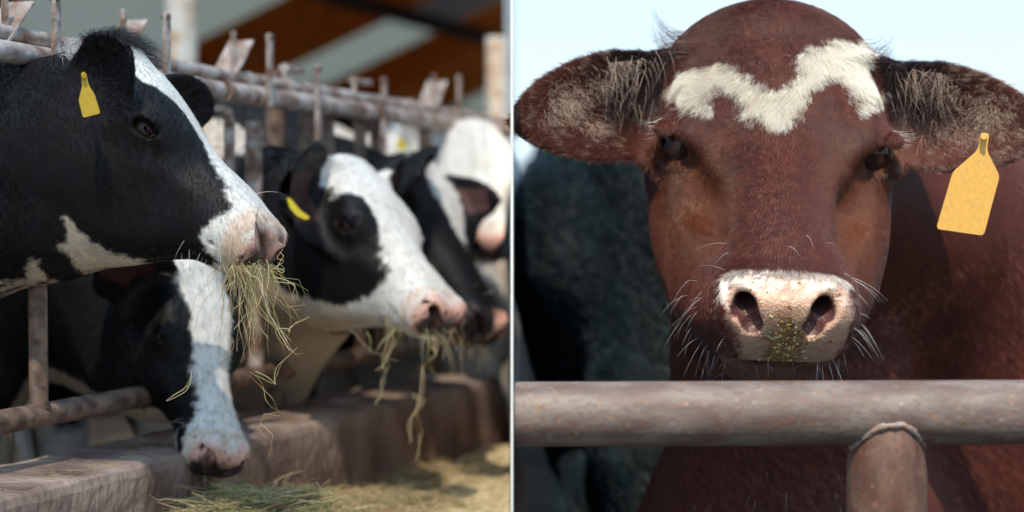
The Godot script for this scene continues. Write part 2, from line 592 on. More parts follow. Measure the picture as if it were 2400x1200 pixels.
func chaff(cow: Cow) -> void:
	# bran and chaff stuck to the middle of the bull's nose
	var g := RandomNumberGenerator.new()
	g.seed = 33
	var st := begin()
	var n := cow.verts.size()
	var made := 0
	var tries := 0
	while made < 260 and tries < 300000:
		tries += 1
		var i := g.randi() % n
		var q := cow.inv * cow.verts[i]
		if q.x < 0.9 or cow.cols[i].a > 0.01:
			continue
		var d := Vector2(q.z * 1.25 + 0.012, q.y * 0.62 + 0.08).length()
		if g.randf() > exp(-d * d / 0.0016) + 0.015:
			continue
		made += 1
		var nor := cow.norms[i]
		var u := nor.cross(Vector3(g.randfn(), g.randfn(), g.randfn())).normalized()
		var s := g.randf_range(0.0006, 0.0018)
		var b := Basis(u, nor, u.cross(nor)).rotated(u, g.randfn() * 0.4)
		st.set_color(Color(0.42, 0.25, 0.08).lerp(Color(0.2, 0.1, 0.03), g.randf()) if g.randf() < 0.7 else Color(0.62, 0.5, 0.28))
		slab(st, Transform3D(b, cow.verts[i] - cow.base + nor * s * 0.25), Vector3(s * g.randf_range(1.0, 2.2), s * 0.35, s), s * 0.1)
	var mi := MeshInstance3D.new()
	mi.name = "chaff"
	mi.mesh = done(st)
	mi.material_override = M.dull_hair
	mi.set_meta("kind", "stuff")
	cow.thing.add_child(mi, true)


func poll_tuft(cow: Cow) -> void:
	# dark curly hair on top of the nearest cow's head, pale wisps below it
	var g := RandomNumberGenerator.new()
	g.seed = 71
	var dark := begin()
	var pale := begin()
	var f := cow.head
	var l := cow.length
	var n := cow.verts.size()
	var made := 0
	while made < 1900:
		var i := g.randi() % n
		var q := cow.inv * cow.verts[i]
		if q.x > 0.07 or absf(q.z) > 0.17 or q.y < -0.16 or q.x < -0.12:
			continue
		made += 1
		var root := cow.verts[i] - cow.base
		var w := rag.get_noise_3dv(cow.verts[i] * 30.0)
		var dir := (cow.norms[i] * 0.9 + f.basis.x.normalized() * (0.3 + w) + Vector3(g.randfn(), g.randfn(), g.randfn()) * 0.3).normalized()
		var len_ := g.randf_range(0.018, 0.042) * l / 0.44
		var low := q.y < -0.1 and q.x < 0.0
		strand(pale if low else dark, root, root + dir * len_ + f.basis.x.normalized() * len_ * 0.5 + Vector3.DOWN * len_ * 0.2, root + dir * len_ * 0.8, 0.00045, 4)
	hair_part(cow, "poll_tuft", dark, M.lash_dark)
	hair_part(cow, "poll_wisps", pale, M.whisker)


func crown_wisps(cow: Cow) -> void:
	# loose tufts standing off the sides of the bull's crown
	var g := RandomNumberGenerator.new()
	g.seed = 81
	var st := begin()
	for s: Array in [[1.0, 95, 0.055], [-1.0, 45, 0.05]]:
		for i in s[1]:
			var root := cow.head * Vector3(g.randf_range(0.06, 0.16), -0.02 + g.randf_range(-0.03, 0.02), s[0] * 0.2 * cow.wide) - cow.base
			var side: Vector3 = cow.head.basis.z.normalized() * s[0]
			var len_: float = g.randf_range(0.4, 1.0) * s[2]
			var up := Vector3.UP if g.randf() < 0.55 else Vector3.DOWN * 0.35
			var dir := (side + up * 0.6 + Vector3(g.randfn(), g.randfn(), g.randfn()) * 0.16).normalized()
			strand(st, root - side * 0.02, root + dir * len_ + up * len_ * 0.5, root + side * len_ * 0.7, 0.0005, 4)
	var m := plain(Color(0.05, 0.016, 0.014), 0.4)
	hair_part(cow, "crown_wisps", st, m)


func ear_hair(cow: Cow) -> void:
	# long dark and silver hair hanging over the ear's root and pale wool inside the ear
	var g := RandomNumberGenerator.new()
	g.seed = 91
	var dark := begin()
	var pale := begin()
	for i in 2:
		var e: Comp = cow.ears[i]
		var x := e.inv.affine_inverse()
		var ex := x.basis.x.normalized()
		var ey := x.basis.y.normalized()
		var zs := 1.0 if (x.basis.z.dot(Vector3.UP) > 0) else -1.0    # which way across is up
		for k in 620:
			var u := 0.06 + 0.46 * pow(g.randf(), 0.8)
			var v := g.randf_range(-0.5, 0.98)
			var wd := e.wmax * 0.95
			var cu := lerpf(e.cup, e.cup * 0.35, u)
			var p := Vector3(u, cu * wd * (v * v - 0.3) - e.roll * u * u + e.thick * 0.9, v * wd * zs)
			var root := x * p - cow.base
			var len_ := g.randf_range(0.02, 0.062)
			var dir := (ey * 0.4 + Vector3.DOWN * 0.7 + ex * (0.25 + 0.6 * rag.get_noise_3dv(root * 30.0)) + Vector3(g.randfn(), g.randfn(), g.randfn()) * 0.26).normalized()
			var silver := g.randf() < (0.34 if (v > 0.4 and u > 0.26) else 0.06)
			strand(pale if silver else dark, root, root + dir * len_ + Vector3.DOWN * len_ * 0.35, root + (dir + ey * 0.5) * len_ * 0.55, 0.00026, 4)
		for c: Array in [[0.72, 0.25, 0.12, 900], [0.6, -0.3, 0.1, 800], [0.84, -0.1, 0.08, 150], [0.5, 0.55, 0.1, 260], [0.42, 0.72, 0.09, 200]]:
			for k in c[3]:
				var u2: float = c[0] + g.randfn() * c[2] * 0.5
				var v2: float = clampf(c[1] + g.randfn() * c[2] * 1.6, -0.85, 0.85)
				var cu2 := lerpf(e.cup, e.cup * 0.35, u2)
				var p2 := Vector3(u2, cu2 * e.wmax * (v2 * v2 - 0.3) + e.thick * 0.6, v2 * e.wmax * zs)
				var root2 := x * p2 - cow.base
				var len2 := g.randf_range(0.01, 0.028)
				var dir2 := (ey * 0.6 + Vector3.DOWN * 0.6 + ex * g.randfn() * 0.4 + Vector3(g.randfn(), g.randfn(), g.randfn()) * 0.2).normalized()
				strand(pale, root2, root2 + dir2 * len2, root2 + (dir2 + ey) * len2 * 0.4, 0.00019, 3)
	hair_part(cow, "ear_hair", dark, plain(Color(0.03, 0.012, 0.011), 0.35))
	hair_part(cow, "ear_wool", pale, plain(Color(0.66, 0.5, 0.4), 0.45))


func tag_from(cow: Cow, called: String, label: String, px: Array, d: float, lean: float, mat: Material, rr: float, th: float) -> void:
	# an ear tag with the outline it shows, lying in a plane that leans back and turns a little
	var mid := Vector2.ZERO
	for p: Vector2 in px:
		mid += p
	mid /= px.size()
	var o := at(mid.x, mid.y, d)
	var k := d / F
	var pts := []
	for p: Vector2 in px:
		pts.append(Vector2((p.x - mid.x) * k, -(p.y - mid.y) * k))
	var b := Basis.from_euler(Vector3(lean, 0.12, 0))
	var st := begin()
	plate(st, round_poly(pts, rr), Transform3D(b, o), th)
	var mi := part(called, done(st), mat, cow.thing)
	mi.set_meta("label", label)


func ear_tags() -> void:
	for cow: Cow in cows:
		match cow.name:
			"brown":
				tag_from(cow, "ear_tag", "blank orange plastic ear tag", [Vector2(2296, 310), Vector2(2316, 313), Vector2(2311, 352), Vector2(2345, 412), Vector2(2312, 553), Vector2(2196, 537), Vector2(2231, 404), Vector2(2290, 352)], 2.80, 0.1, M.orange_tag, 0.006, 0.0022)
				var st := begin()
				tube(st, [at(2306, 320, 2.799), at(2306, 320, 2.782)], 0.005, 0.0045, 14)
				part("tag_stud", done(st, false), M.orange_tag, cow.thing)
			"holstein_near":
				tag_from(cow, "ear_tag", "blank yellow plastic ear tag", [Vector2(190, 172), Vector2(196, 167), Vector2(202, 172), Vector2(208, 200), Vector2(222, 222), Vector2(235, 266), Vector2(195, 277), Vector2(185, 235), Vector2(193, 203)], 2.655, -0.1, M.yellow_tag, 0.003, 0.002)
				var st := begin()
				tube(st, [at(196, 178, 2.654), at(196, 178, 2.646)], 0.0035, 0.003, 12)
				part("tag_stud", done(st, false), M.yellow_tag, cow.thing)
			"holstein_middle":
				tag_from(cow, "ear_tag", "bright yellow ear tag seen nearly edge on", [Vector2(672, 462), Vector2(682, 466), Vector2(703, 492), Vector2(727, 510), Vector2(716, 515), Vector2(695, 505), Vector2(680, 488)], 3.33, 0.0, M.bright_tag, 0.002, 0.002)
			"holstein_white":
				tag_from(cow, "ear_tag", "small yellow ear tag", [Vector2(933, 325), Vector2(945, 325), Vector2(955, 350), Vector2(930, 352)], 4.52, 0.0, M.bright_tag, 0.002, 0.002)


# ---------------------------------------------------------------- hay
func stem(st: SurfaceTool, p: Vector3, dir: Vector3, len_: float, r: float, g: RandomNumberGenerator, droop: float, wild: float, col: Color, steps := 9, flat := 1.0) -> void:
	var pts := [p]
	var d := dir.normalized()
	for i in steps:
		d = (d + Vector3(g.randfn(), g.randfn(), g.randfn()) * wild + Vector3.DOWN * droop).normalized()
		d.y *= flat
		p += d * len_ / steps
		pts.append(p)
	st.set_color(col)
	tube(st, pts, r, r * 0.55, 4)


func hay_color(g: RandomNumberGenerator, green: float) -> Color:
	var t := g.randf()
	if t < green:
		return Color(0.26, 0.3, 0.1).lerp(Color(0.46, 0.46, 0.22), g.randf())
	if t < green + (1.0 - green) * 0.6:
		return Color(0.6, 0.47, 0.26).lerp(Color(0.72, 0.64, 0.42), g.randf())
	return Color(0.42, 0.27, 0.13).lerp(Color(0.5, 0.38, 0.2), g.randf())


func mouthful(label: String, root: Vector3, count: int, len0: float, len1: float, spread: Vector3, seed_: int, r: float, green: float, extra: Array) -> void:
	var g := RandomNumberGenerator.new()
	g.seed = seed_
	var st := begin()
	for i in count:
		var p := root + Vector3(g.randfn() * spread.x, absf(g.randfn()) * 0.006, g.randfn() * spread.z)
		var l := lerpf(len0, len1, pow(g.randf(), 2.2))
		stem(st, p, Vector3(g.randf_range(-0.35, 0.75), -1.0 + g.randf() * 0.9, g.randfn() * 0.4), l, r * (0.45 + 1.3 * pow(g.randf(), 2.5)), g, 0.16, 0.22, hay_color(g, green))
	for e: Array in extra:      # stems of their own: points they run through
		var curve := Curve3D.new()
		for k in e.size():
			var tan_: Vector3 = ((e[mini(k + 1, e.size() - 1)] as Vector3) - (e[maxi(k - 1, 0)] as Vector3)) * g.randf_range(0.1, 0.3)
			tan_ += Vector3(g.randfn(), g.randfn(), g.randfn()) * 0.006
			curve.add_point(e[k], -tan_, tan_)
		var pts := []
		for k in 25:
			pts.append(curve.sample_baked(curve.get_baked_length() * k / 24.0))
		for twin in 2:
			var moved := []
			for k in pts.size():
				moved.append((pts[k] as Vector3) + Vector3(sin(k * 0.31), cos(k * 0.23), 1.0) * 0.006 * twin)
			st.set_color(hay_color(g, green))
			tube(st, moved, r * 1.0, r * 0.5, 5)
	tag(part("hay_mouthful", done(st, false), M.hay), label, "hay", "", "stuff")


func build_hay() -> void:
	var d := 2.72
	var ex := []
	for l: Array in [[[560, 630], [575, 720], [600, 760], [585, 830], [600, 860]], [[640, 660], [690, 665], [700, 705], [690, 690]], [[600, 640], [640, 720], [660, 780], [690, 830], [700, 835]], [[655, 780], [680, 770], [695, 755], [718, 748]], [[585, 880], [610, 905], [640, 935], [655, 975]], [[600, 880], [640, 900], [660, 850], [690, 820]], [[655, 975], [620, 970], [608, 990], [640, 1020], [630, 1070]], [[640, 690], [670, 720], [715, 715], [705, 700]], [[545, 800], [530, 840], [522, 845]], [[640, 640], [665, 600], [655, 590]], [[640, 640], [668, 630], [650, 615]], [[575, 640], [560, 720], [580, 790], [565, 850]], [[610, 650], [650, 650], [700, 655], [715, 690]], [[450, 880], [430, 915], [400, 930], [440, 905]]]:
		var pts := []
		for p: Array in l:
			pts.append(at(p[0], p[1], d + 0.02 * sin(p[0] * 0.3)))
		ex.append(pts)
	mouthful("tangle of pale and green hay hanging from the nearest cow's mouth", at(580, 628, 2.71), 170, 0.03, 0.15, Vector3(0.018, 0, 0.015), 5, 0.00055, 0.22, ex)
	ex = []
	for l: Array in [[[905, 740], [910, 790], [900, 850], [895, 870]], [[935, 765], [925, 800], [905, 850], [880, 870]], [[1000, 780], [1003, 830], [1015, 880]], [[990, 860], [985, 920], [975, 960], [990, 1010], [975, 1080]], [[965, 930], [990, 940], [965, 975], [960, 1040]], [[880, 950], [900, 900], [905, 860]], [[1015, 790], [1020, 830], [990, 860]]]:
		var pts := []
		for p: Array in l:
			pts.append(at(p[0], p[1], 3.4 + 0.02 * sin(p[0] * 0.3)))
		ex.append(pts)
	mouthful("thin straws of hay dangling from the middle cow's mouth", at(985, 775, 3.4), 24, 0.04, 0.12, Vector3(0.045, 0, 0.02), 6, 0.0008, 0.12, ex)
	mouthful("few straws of hay under the blazed cow's lips", at(1120, 815, 3.88), 8, 0.04, 0.08, Vector3(0.03, 0, 0.02), 7, 0.0009, 0.2, [])
	# loose hay over the feed table, heaped away from the curb
	var g := RandomNumberGenerator.new()
	g.seed = 12
	var heap := func(a: float, b: float) -> float:
		var h := 0.055 + 0.03 * smoothstep(0.2, 0.7, b) + 0.025 * rag.get_noise_2d(a * 2.6, b * 2.6) + 0.015 * rag.get_noise_2d(a * 9.0, b * 9.0)
		h += 0.1 * exp(-(pow((a + 0.17) / 0.11, 2.0) + pow((b - 0.25) / 0.1, 2.0)))
		return -0.596 + maxf(h, 0.012)
	var st := begin()
	var na := 70
	var nb := 24
	for i in na:
		for j in nb:
			var c: Array = []
			for o: Array in [[0, 0], [1, 0], [1, 1], [0, 1]]:
				var a := lerpf(-2.5, 2.4, float(i + o[0]) / na)
				var b := lerpf(0.14, 1.15, float(j + o[1]) / nb)
				var p := fp(a, b, heap.call(a, b))
				p.x = minf(p.x, -0.003)
				c.append(p)
			quad(st, c[0], c[3], c[2], c[1])
	var base_tex := noise_tex(50, 0.03, 5, [[0.25, Color(0.36, 0.26, 0.13)], [0.5, Color(0.6, 0.48, 0.28)], [0.75, Color(0.72, 0.62, 0.41)]])
	tag(part("hay_bed", done(st), rough_mat(base_tex, 3.0, 0.9)), "bed of pale dry hay spread on the feed table before the curb", "hay", "", "stuff")
	var meshes: Array = []
	for k in 5:
		var s2 := begin()
		for q in 5:
			stem(s2, Vector3(g.randfn() * 0.03, 0, g.randfn() * 0.03), Vector3(g.randfn(), 0.03 + g.randfn() * 0.1, g.randfn()), g.randf_range(0.05, 0.13), g.randf_range(0.0005, 0.0012), g, 0.1, 0.4, Color(1, 1, 1) * g.randf_range(0.75, 1.2), 7, 0.45)
		meshes.append(done(s2, false))
	for k in 5:
		var xs: Array[Transform3D] = []
		var cs: Array[Color] = []
		for i in 4800:
			var a := g.randf_range(-1.3, 2.2)
			var b := 0.14 + 0.95 * g.randf()
			if i < 380:
				a = -0.17 + g.randfn() * 0.1
				b = 0.25 + absf(g.randfn()) * 0.1 - 0.04
			var p := fp(a, b, heap.call(a, b) + 0.004)
			if p.x > -0.15:
				continue
			xs.append(Transform3D(Basis.from_euler(Vector3(g.randfn() * 0.14, g.randf() * TAU, g.randfn() * 0.14)) * g.randf_range(0.7, 1.2), p))
			var near := exp(-(pow((a + 0.17) / 0.15, 2.0) + pow((b - 0.25) / 0.14, 2.0)))
			cs.append(hay_color(g, 0.03 + 0.36 * near + 0.15 * maxf(0.0, rag.get_noise_2d(a * 2.0, b * 2.0))))
		var mi := scatter(self, "loose_hay", meshes[k], M.hay, xs, cs, Vector3.ZERO)
		mi.name = numbered("loose_hay")
		tag(mi, "loose straws of dry hay lying over the feed table", "hay", "loose hay on the feed table", "stuff")
	# scraps on top of the curb
	var xs2: Array[Transform3D] = []
	var cs2: Array[Color] = []
	for i in 150:
		var a := g.randf_range(-1.2, 1.5)
		xs2.append(Transform3D(Basis.from_euler(Vector3(0, g.randf() * TAU, 0)) * 0.45, fp(a, g.randf_range(-0.03, 0.1), -0.375)))
		cs2.append(hay_color(g, 0.1) * 0.8)
	var mc := scatter(self, "hay_scraps", meshes[0], M.hay, xs2, cs2, Vector3.ZERO)
	mc.name = numbered("hay_scraps")
	tag(mc, "scraps of dry hay caught on top of the concrete curb", "hay", "", "stuff")

var quick := 1.0

func new_cow(called: String, paint: int) -> Cow:
	var c := Cow.new()
	c.name = called
	c.paint = paint
	cows.append(c)
	return c


func add_ears(cow: Cow, specs: Array) -> void:
	for e: Array in specs:      # base (local), tip (world), opening (world), width, cup
		var b: Vector3 = cow.head * (e[0] as Vector3)
		var c := ear(b, e[1], e[2], e[3], e[4], 0.035 * cow.length / 0.5, 0.06, e[5] if e.size() > 5 else 0.0)
		cow.comps.append(c)
		cow.ears.append(c)


func make_cows() -> void:
	var line := Vector3(0.95, 0.0, 0.31)       # the way the barn cows face, across the feed fence
	var c: Cow
	# the brown bull at the yard rail
	c = new_cow("brown", 0)
	make_head(c, at(1816, 42, 3.0), at(1843, 705, 2.6), Vector3(0, 0.6, 0.8), {"wide": 1.27, "dome": 0.05, "crown": 0.085, "eye": 0.405, "eye_y": -0.09, "eye_z": 0.02, "gaze": Vector3(0.42, 0.5, 0.75), "cheek": 1.35, "wing": 0.11, "muzzle": 1.18, "nose_up": 0.045, "jowl": true, "chin": true, "folds": true, "eye_size": 1.12, "lid": 1.25, "nostril": 0.84})
	add_ears(c, [[Vector3(0.15, -0.18, 0.2), at(1206, 285, 2.88), Vector3(-0.1, 0.12, 1.0), 0.255, 0.85],
		[Vector3(0.15, -0.18, -0.2), at(2450, 315, 2.88), Vector3(0.1, 0.12, 1.0), 0.255, 0.85]])
	make_trunk(c, at(2330, 300, 3.7), Vector3(-0.86, 0, 0.5), 1.12, 1.0, Vector3(1, 0, 0.1), 0.0, 1.0)
	c.comps.append(bone(at(1815, 430, 3.15), at(1848, 900, 3.25), 0.195, 0.178, 0.08))
	c.comps.append(bone(at(1848, 900, 3.25), at(1860, 1420, 3.4), 0.178, 0.33, 0.08))
	c.comps.append(bone(at(2110, 500, 3.42), at(2330, 1050, 3.62), 0.2, 0.3, 0.1))
	cut_head(c)
	grid(c, AABB(at(1190, 920, 2.45), Vector3.ZERO).expand(at(2420, -40, 3.2)).expand(at(1190, -40, 3.2)), 0.005, 0.016)
	# the black cow behind it
	for o: Array in [["black_back", 0.55, -5.55, 1.2, 130.0, 3.95, 8], ["black_far", 0.5, -8.6, 1.15, 260.0, 6.9, 9], ["black_third", 0.47, -12.2, 1.15, 330.0, 10.4, 9]]:
		c = new_cow(o[0], o[6])
		var wz: float = o[2]
		var wx: float = o[1]
		var top := at(1300, o[4], o[5]).y
		var face := Vector3(0.06, 0, -1)
		make_head(c, Vector3(wx + 0.1, top - 0.1, wz - 0.7), Vector3(wx + 0.15, top - 0.5, wz - 1.0), Vector3(0.2, 0.5, -0.8), {"wide": 1.0})
		make_trunk(c, Vector3(wx, top, wz), face, o[3], 1.0, Vector3(1, 0, 0), 0.0)
		for q: float in [-1.0, 1.0]:
			# broad hips and thighs, as seen from behind
			c.comps.append(bone(Vector3(wx + q * 0.17, top - 0.24, wz + 1.42 * o[3]), Vector3(wx + q * 0.2, top - 0.75, wz + 1.4 * o[3]), 0.2, 0.19, 0.08))
			c.comps.append(bone(Vector3(wx + q * 0.2, top - 0.75, wz + 1.4 * o[3]), Vector3(wx + q * 0.19, 0.35, wz + 1.5 * o[3]), 0.18, 0.09, 0.06))
		grid(c, AABB(at(1200, 1150, 3.75), Vector3.ZERO).expand(at(1700, 100, 4.4)) if o[6] == 8 else AABB(Vector3(0, 1, -7), Vector3.ONE * 0.5), 0.012, 0.03)
	# barn row
	c = new_cow("holstein_near", 1)
	make_head(c, at(285, 104, 2.84), at(676, 552, 2.74), Vector3(0.77, 0.63, 0.05), {"deep": 1.15, "muzzle": 0.98, "eye": 0.4, "no_dewlap": true})
	add_ears(c, [[c.inv * at(222, 215, 2.77), at(300, 106, 2.67), Vector3(-0.6, -0.3, 0.6), 0.42, 0.3],
		[Vector3(0.12, -0.12, -0.16), at(500, 262, 3.0), Vector3(0.5, -0.3, 0.6), 0.36, 0.5]])
	make_trunk(c, at(-560, 150, 3.15), line, 0.82, 1.0, Vector3(-0.3, 0, 0.95), BARN)
	c.comps.append(bone(c.head * Vector3(0.76, -0.18, 0), at(120, 540, 2.86), 0.045, 0.06, 0.05))
	c.comps.append(bone(at(120, 540, 2.86), at(-150, 610, 2.95), 0.06, 0.08, 0.06))
	cut_head(c)
	grid(c, AABB(at(-60, 820, 2.5), Vector3.ZERO).expand(at(690, 30, 3.2)).expand(at(-60, 30, 3.2)), 0.0045, 0.02)
	c = new_cow("holstein_low", 2)
	make_head(c, at(455, 600, 3.3), at(548, 1075, 3.12), Vector3(0.78, 0.1, 0.62), {"deep": 1.1, "muzzle": 0.9, "eye": 0.39})
	add_ears(c, [[Vector3(0.1, -0.12, 0.16), at(250, 600, 3.1), Vector3(0.2, -0.5, 0.8), 0.4, 0.5],
		[Vector3(0.1, -0.12, -0.16), at(600, 600, 3.4), Vector3(0.4, -0.3, 0.8), 0.4, 0.5]])
	make_trunk(c, at(60, 190, 3.62), line, 0.82, 1.0, Vector3(-0.3, 0, 0.95), BARN)
	cut_head(c)
	grid(c, AABB(at(90, 1180, 2.9), Vector3.ZERO).expand(at(640, 560, 3.6)), 0.006, 0.025)
	c = new_cow("holstein_middle", 3)
	make_head(c, at(825, 375, 3.62), at(1070, 725, 3.4), Vector3(0.72, 0.55, 0.42), {"wide": 1.08, "deep": 1.2, "muzzle": 0.9, "eye": 0.39})
	add_ears(c, [[Vector3(0.1, -0.16, 0.15), at(662, 470, 3.36), Vector3(0.8, 0.0, 0.5), 0.42, 0.7],
		[Vector3(0.1, -0.12, -0.16), at(930, 430, 3.85), Vector3(0.5, -0.3, 0.6), 0.4, 0.5]])
	make_trunk(c, at(480, 305, 3.95), line, 0.82, 1.0, Vector3(-0.3, 0, 0.95), BARN)
	c.comps.append(bone(c.head * Vector3(0.74, -0.2, 0), at(640, 650, 3.7), 0.045, 0.07, 0.05))
	cut_head(c)
	grid(c, AABB(at(520, 850, 3.2), Vector3.ZERO).expand(at(1100, 290, 4.0)), 0.006, 0.025)
	c = new_cow("holstein_fourth", 4)
	make_head(c, at(985, 370, 4.12), at(1168, 752, 3.87), Vector3(0.72, 0.5, 0.42), {"muzzle": 0.9, "eye": 0.39})
	add_ears(c, [[Vector3(0.12, -0.12, 0.16), at(985, 415, 3.84), Vector3(0.5, -0.1, 0.8), 0.42, 0.5],
		[Vector3(0.12, -0.12, -0.16), at(1172, 468, 4.05), Vector3(-0.1, -0.1, 1), 0.28, 0.3]])
	make_trunk(c, at(640, 265, 4.45), line, 0.82, 1.0, Vector3(-0.3, 0, 0.95), BARN)
	cut_head(c)
	grid(c, AABB(at(700, 860, 3.7), Vector3.ZERO).expand(at(1197, 320, 4.3)), 0.0075, 0.03)
	c = new_cow("holstein_white", 5)
	make_head(c, at(1112, 285, 4.62), at(1150, 555, 4.3), Vector3(0.2, 0.5, 0.8), {"muzzle": 0.9, "eye": 0.39})
	add_ears(c, [[Vector3(0.1, -0.12, 0.16), at(925, 275, 4.6), Vector3(0.0, -0.4, 1), 0.36, 0.6]])
	make_trunk(c, at(760, 320, 5.1), line, 0.8, 1.0, Vector3(-0.3, 0, 0.95), BARN)
	cut_head(c)
	grid(c, AABB(at(900, 680, 4.1), Vector3.ZERO).expand(at(1199, 240, 4.8)), 0.009, 0.035)
	# the last black cow, head down at the end of the curb
	c = new_cow("holstein_last", 6)
	make_head(c, at(1135, 660, 4.85), at(1172, 985, 4.7), Vector3(0.5, 0.1, 0.8), {"muzzle": 0.9, "eye": 0.39, "wide": 0.8})
	make_trunk(c, at(930, 380, 5.3), line, 0.76, 1.0, Vector3(-0.3, 0, 0.95), BARN)
	cut_head(c)
	grid(c, AABB(at(1080, 1010, 4.5), Vector3.ZERO).expand(at(1199, 640, 5.0)), 0.012, 0.035)

# ---------------------------------------------------------------- coat patterns, in each head's own axes
const BROWN_BLAZE := [Vector2(0.202, 0.236), Vector2(0.213, 0.216), Vector2(0.235, 0.170), Vector2(0.220, 0.140), Vector2(0.234, 0.117), Vector2(0.258, 0.092), Vector2(0.287, 0.073), Vector2(0.326, 0.028), Vector2(0.301, -0.029), Vector2(0.252, -0.048), Vector2(0.210, -0.043), Vector2(0.175, -0.072), Vector2(0.125, -0.136), Vector2(0.100, -0.186), Vector2(0.062, -0.202), Vector2(0.188, -0.217), Vector2(0.189, -0.259), Vector2(0.194, -0.285), Vector2(0.216, -0.272), Vector2(0.324, -0.196), Vector2(0.361, -0.181), Vector2(0.312, -0.173), Vector2(0.238, -0.139), Vector2(0.245, -0.119), Vector2(0.285, -0.084), Vector2(0.328, -0.060), Vector2(0.387, -0.042), Vector2(0.420, -0.015), Vector2(0.428, 0.008), Vector2(0.422, 0.030), Vector2(0.391, 0.056), Vector2(0.385, 0.087), Vector2(0.343, 0.088), Vector2(0.308, 0.119), Vector2(0.299, 0.142), Vector2(0.337, 0.163), Vector2(0.389, 0.169), Vector2(0.385, 0.187), Vector2(0.338, 0.217), Vector2(0.237, 0.262), Vector2(0.232, 0.279), Vector2(0.236, 0.293), Vector2(0.213, 0.279), Vector2(0.204, 0.258)]
const BROWN_PAD := [Vector2(0.125, -0.024), Vector2(0.079, -0.006), Vector2(0.0, -0.002), Vector2(-0.089, -0.005), Vector2(-0.135, -0.019), Vector2(-0.164, -0.048), Vector2(-0.166, -0.08), Vector2(-0.158, -0.122), Vector2(-0.14, -0.21), Vector2(0.075, -0.216), Vector2(0.105, -0.118), Vector2(0.129, -0.062), Vector2(0.139, -0.031)]
const NEAR_DARK := [Vector2(0.0, 0.3), Vector2(0.07, 0.05), Vector2(0.135, -0.024), Vector2(0.205, -0.01), Vector2(0.3, 0.2), Vector2(0.6, 0.2), Vector2(0.683, -0.013), Vector2(0.772, -0.033), Vector2(0.827, -0.067), Vector2(0.817, -0.123), Vector2(0.814, -0.184), Vector2(0.822, -0.222), Vector2(0.86, -0.238), Vector2(0.904, -0.236), Vector2(0.921, -0.246), Vector2(0.867, -0.29), Vector2(0.795, -0.358), Vector2(0.748, -0.427), Vector2(0.677, -0.476), Vector2(0.6, -0.521), Vector2(0.531, -0.551), Vector2(0.468, -0.554), Vector2(0.405, -0.532), Vector2(0.411, -0.556), Vector2(0.458, -0.61), Vector2(0.442, -0.674), Vector2(0.427, -0.748), Vector2(0.401, -0.76), Vector2(0.4, -0.813), Vector2(0.402, -0.858), Vector2(-0.054, -1.384), Vector2(-0.898, -0.969), Vector2(-0.253, -0.119), Vector2(-0.06, 0.1)]
const NEAR_SPOT := [Vector2(0.423, -0.765), Vector2(0.417, -0.705), Vector2(0.439, -0.658), Vector2(0.488, -0.647), Vector2(0.528, -0.675), Vector2(0.542, -0.719), Vector2(0.514, -0.761), Vector2(0.464, -0.787)]
const MID_DARK := [Vector2(-0.114, -0.16), Vector2(-0.075, -0.152), Vector2(0.018, -0.112), Vector2(0.123, -0.103), Vector2(0.192, -0.086), Vector2(0.236, -0.029), Vector2(0.323, 0.007), Vector2(0.433, 0.008), Vector2(0.53, -0.031), Vector2(0.648, -0.078), Vector2(0.713, -0.129), Vector2(0.701, -0.212), Vector2(0.666, -0.305), Vector2(0.579, -0.412), Vector2(0.475, -0.492), Vector2(0.37, -0.555), Vector2(0.238, -0.573), Vector2(0.112, -0.666), Vector2(0.049, -0.896), Vector2(-0.422, -1.356), Vector2(-1, -0.574), Vector2(-0.546, -0.322), Vector2(-0.323, -0.208)]

var rag := FastNoiseLite.new()
var blot := FastNoiseLite.new()
var polys := {}

func set_noises() -> void:
	rag.noise_type = FastNoiseLite.TYPE_SIMPLEX_SMOOTH
	rag.frequency = 1.0
	rag.fractal_octaves = 2
	rag.seed = 11
	blot.noise_type = FastNoiseLite.TYPE_SIMPLEX_SMOOTH
	blot.frequency = 1.0
	blot.fractal_octaves = 3
	blot.seed = 5
	for k: Array in [["blaze", BROWN_BLAZE], ["pad", BROWN_PAD], ["near", NEAR_DARK], ["spot", NEAR_SPOT], ["mid", MID_DARK]]:
		polys[k[0]] = PackedVector2Array(k[1])


# signed distance to an outline, negative inside
func outline(poly: PackedVector2Array, p: Vector2) -> float:
	var best := 1.0e9
	var inside := false
	var n := poly.size()
	var a := poly[n - 1]
	for i in n:
		var b := poly[i]
		var ab := b - a
		var t := clampf((p - a).dot(ab) / ab.length_squared(), 0.0, 1.0)
		best = minf(best, p.distance_squared_to(a + ab * t))
		if (b.y > p.y) != (a.y > p.y) and p.x < (a.x - b.x) * (p.y - b.y) / (a.y - b.y) + b.x:
			inside = not inside
		a = b
	return -sqrt(best) if inside else sqrt(best)


func steps(pts: Array, x: float) -> float:
	# value at x along straight pieces between points
	var j := 0
	while j < pts.size() - 2 and x > pts[j + 1].x:
		j += 1
	var a: Vector2 = pts[j]
	var b: Vector2 = pts[j + 1]
	return lerpf(a.y, b.y, clampf((x - a.x) / (b.x - a.x), 0.0, 1.0))


func ramp(a: float, b: float, v: float) -> float:
	var t := clampf((v - a) / (b - a), 0.0, 1.0)
	return t * t * (3.0 - 2.0 * t)


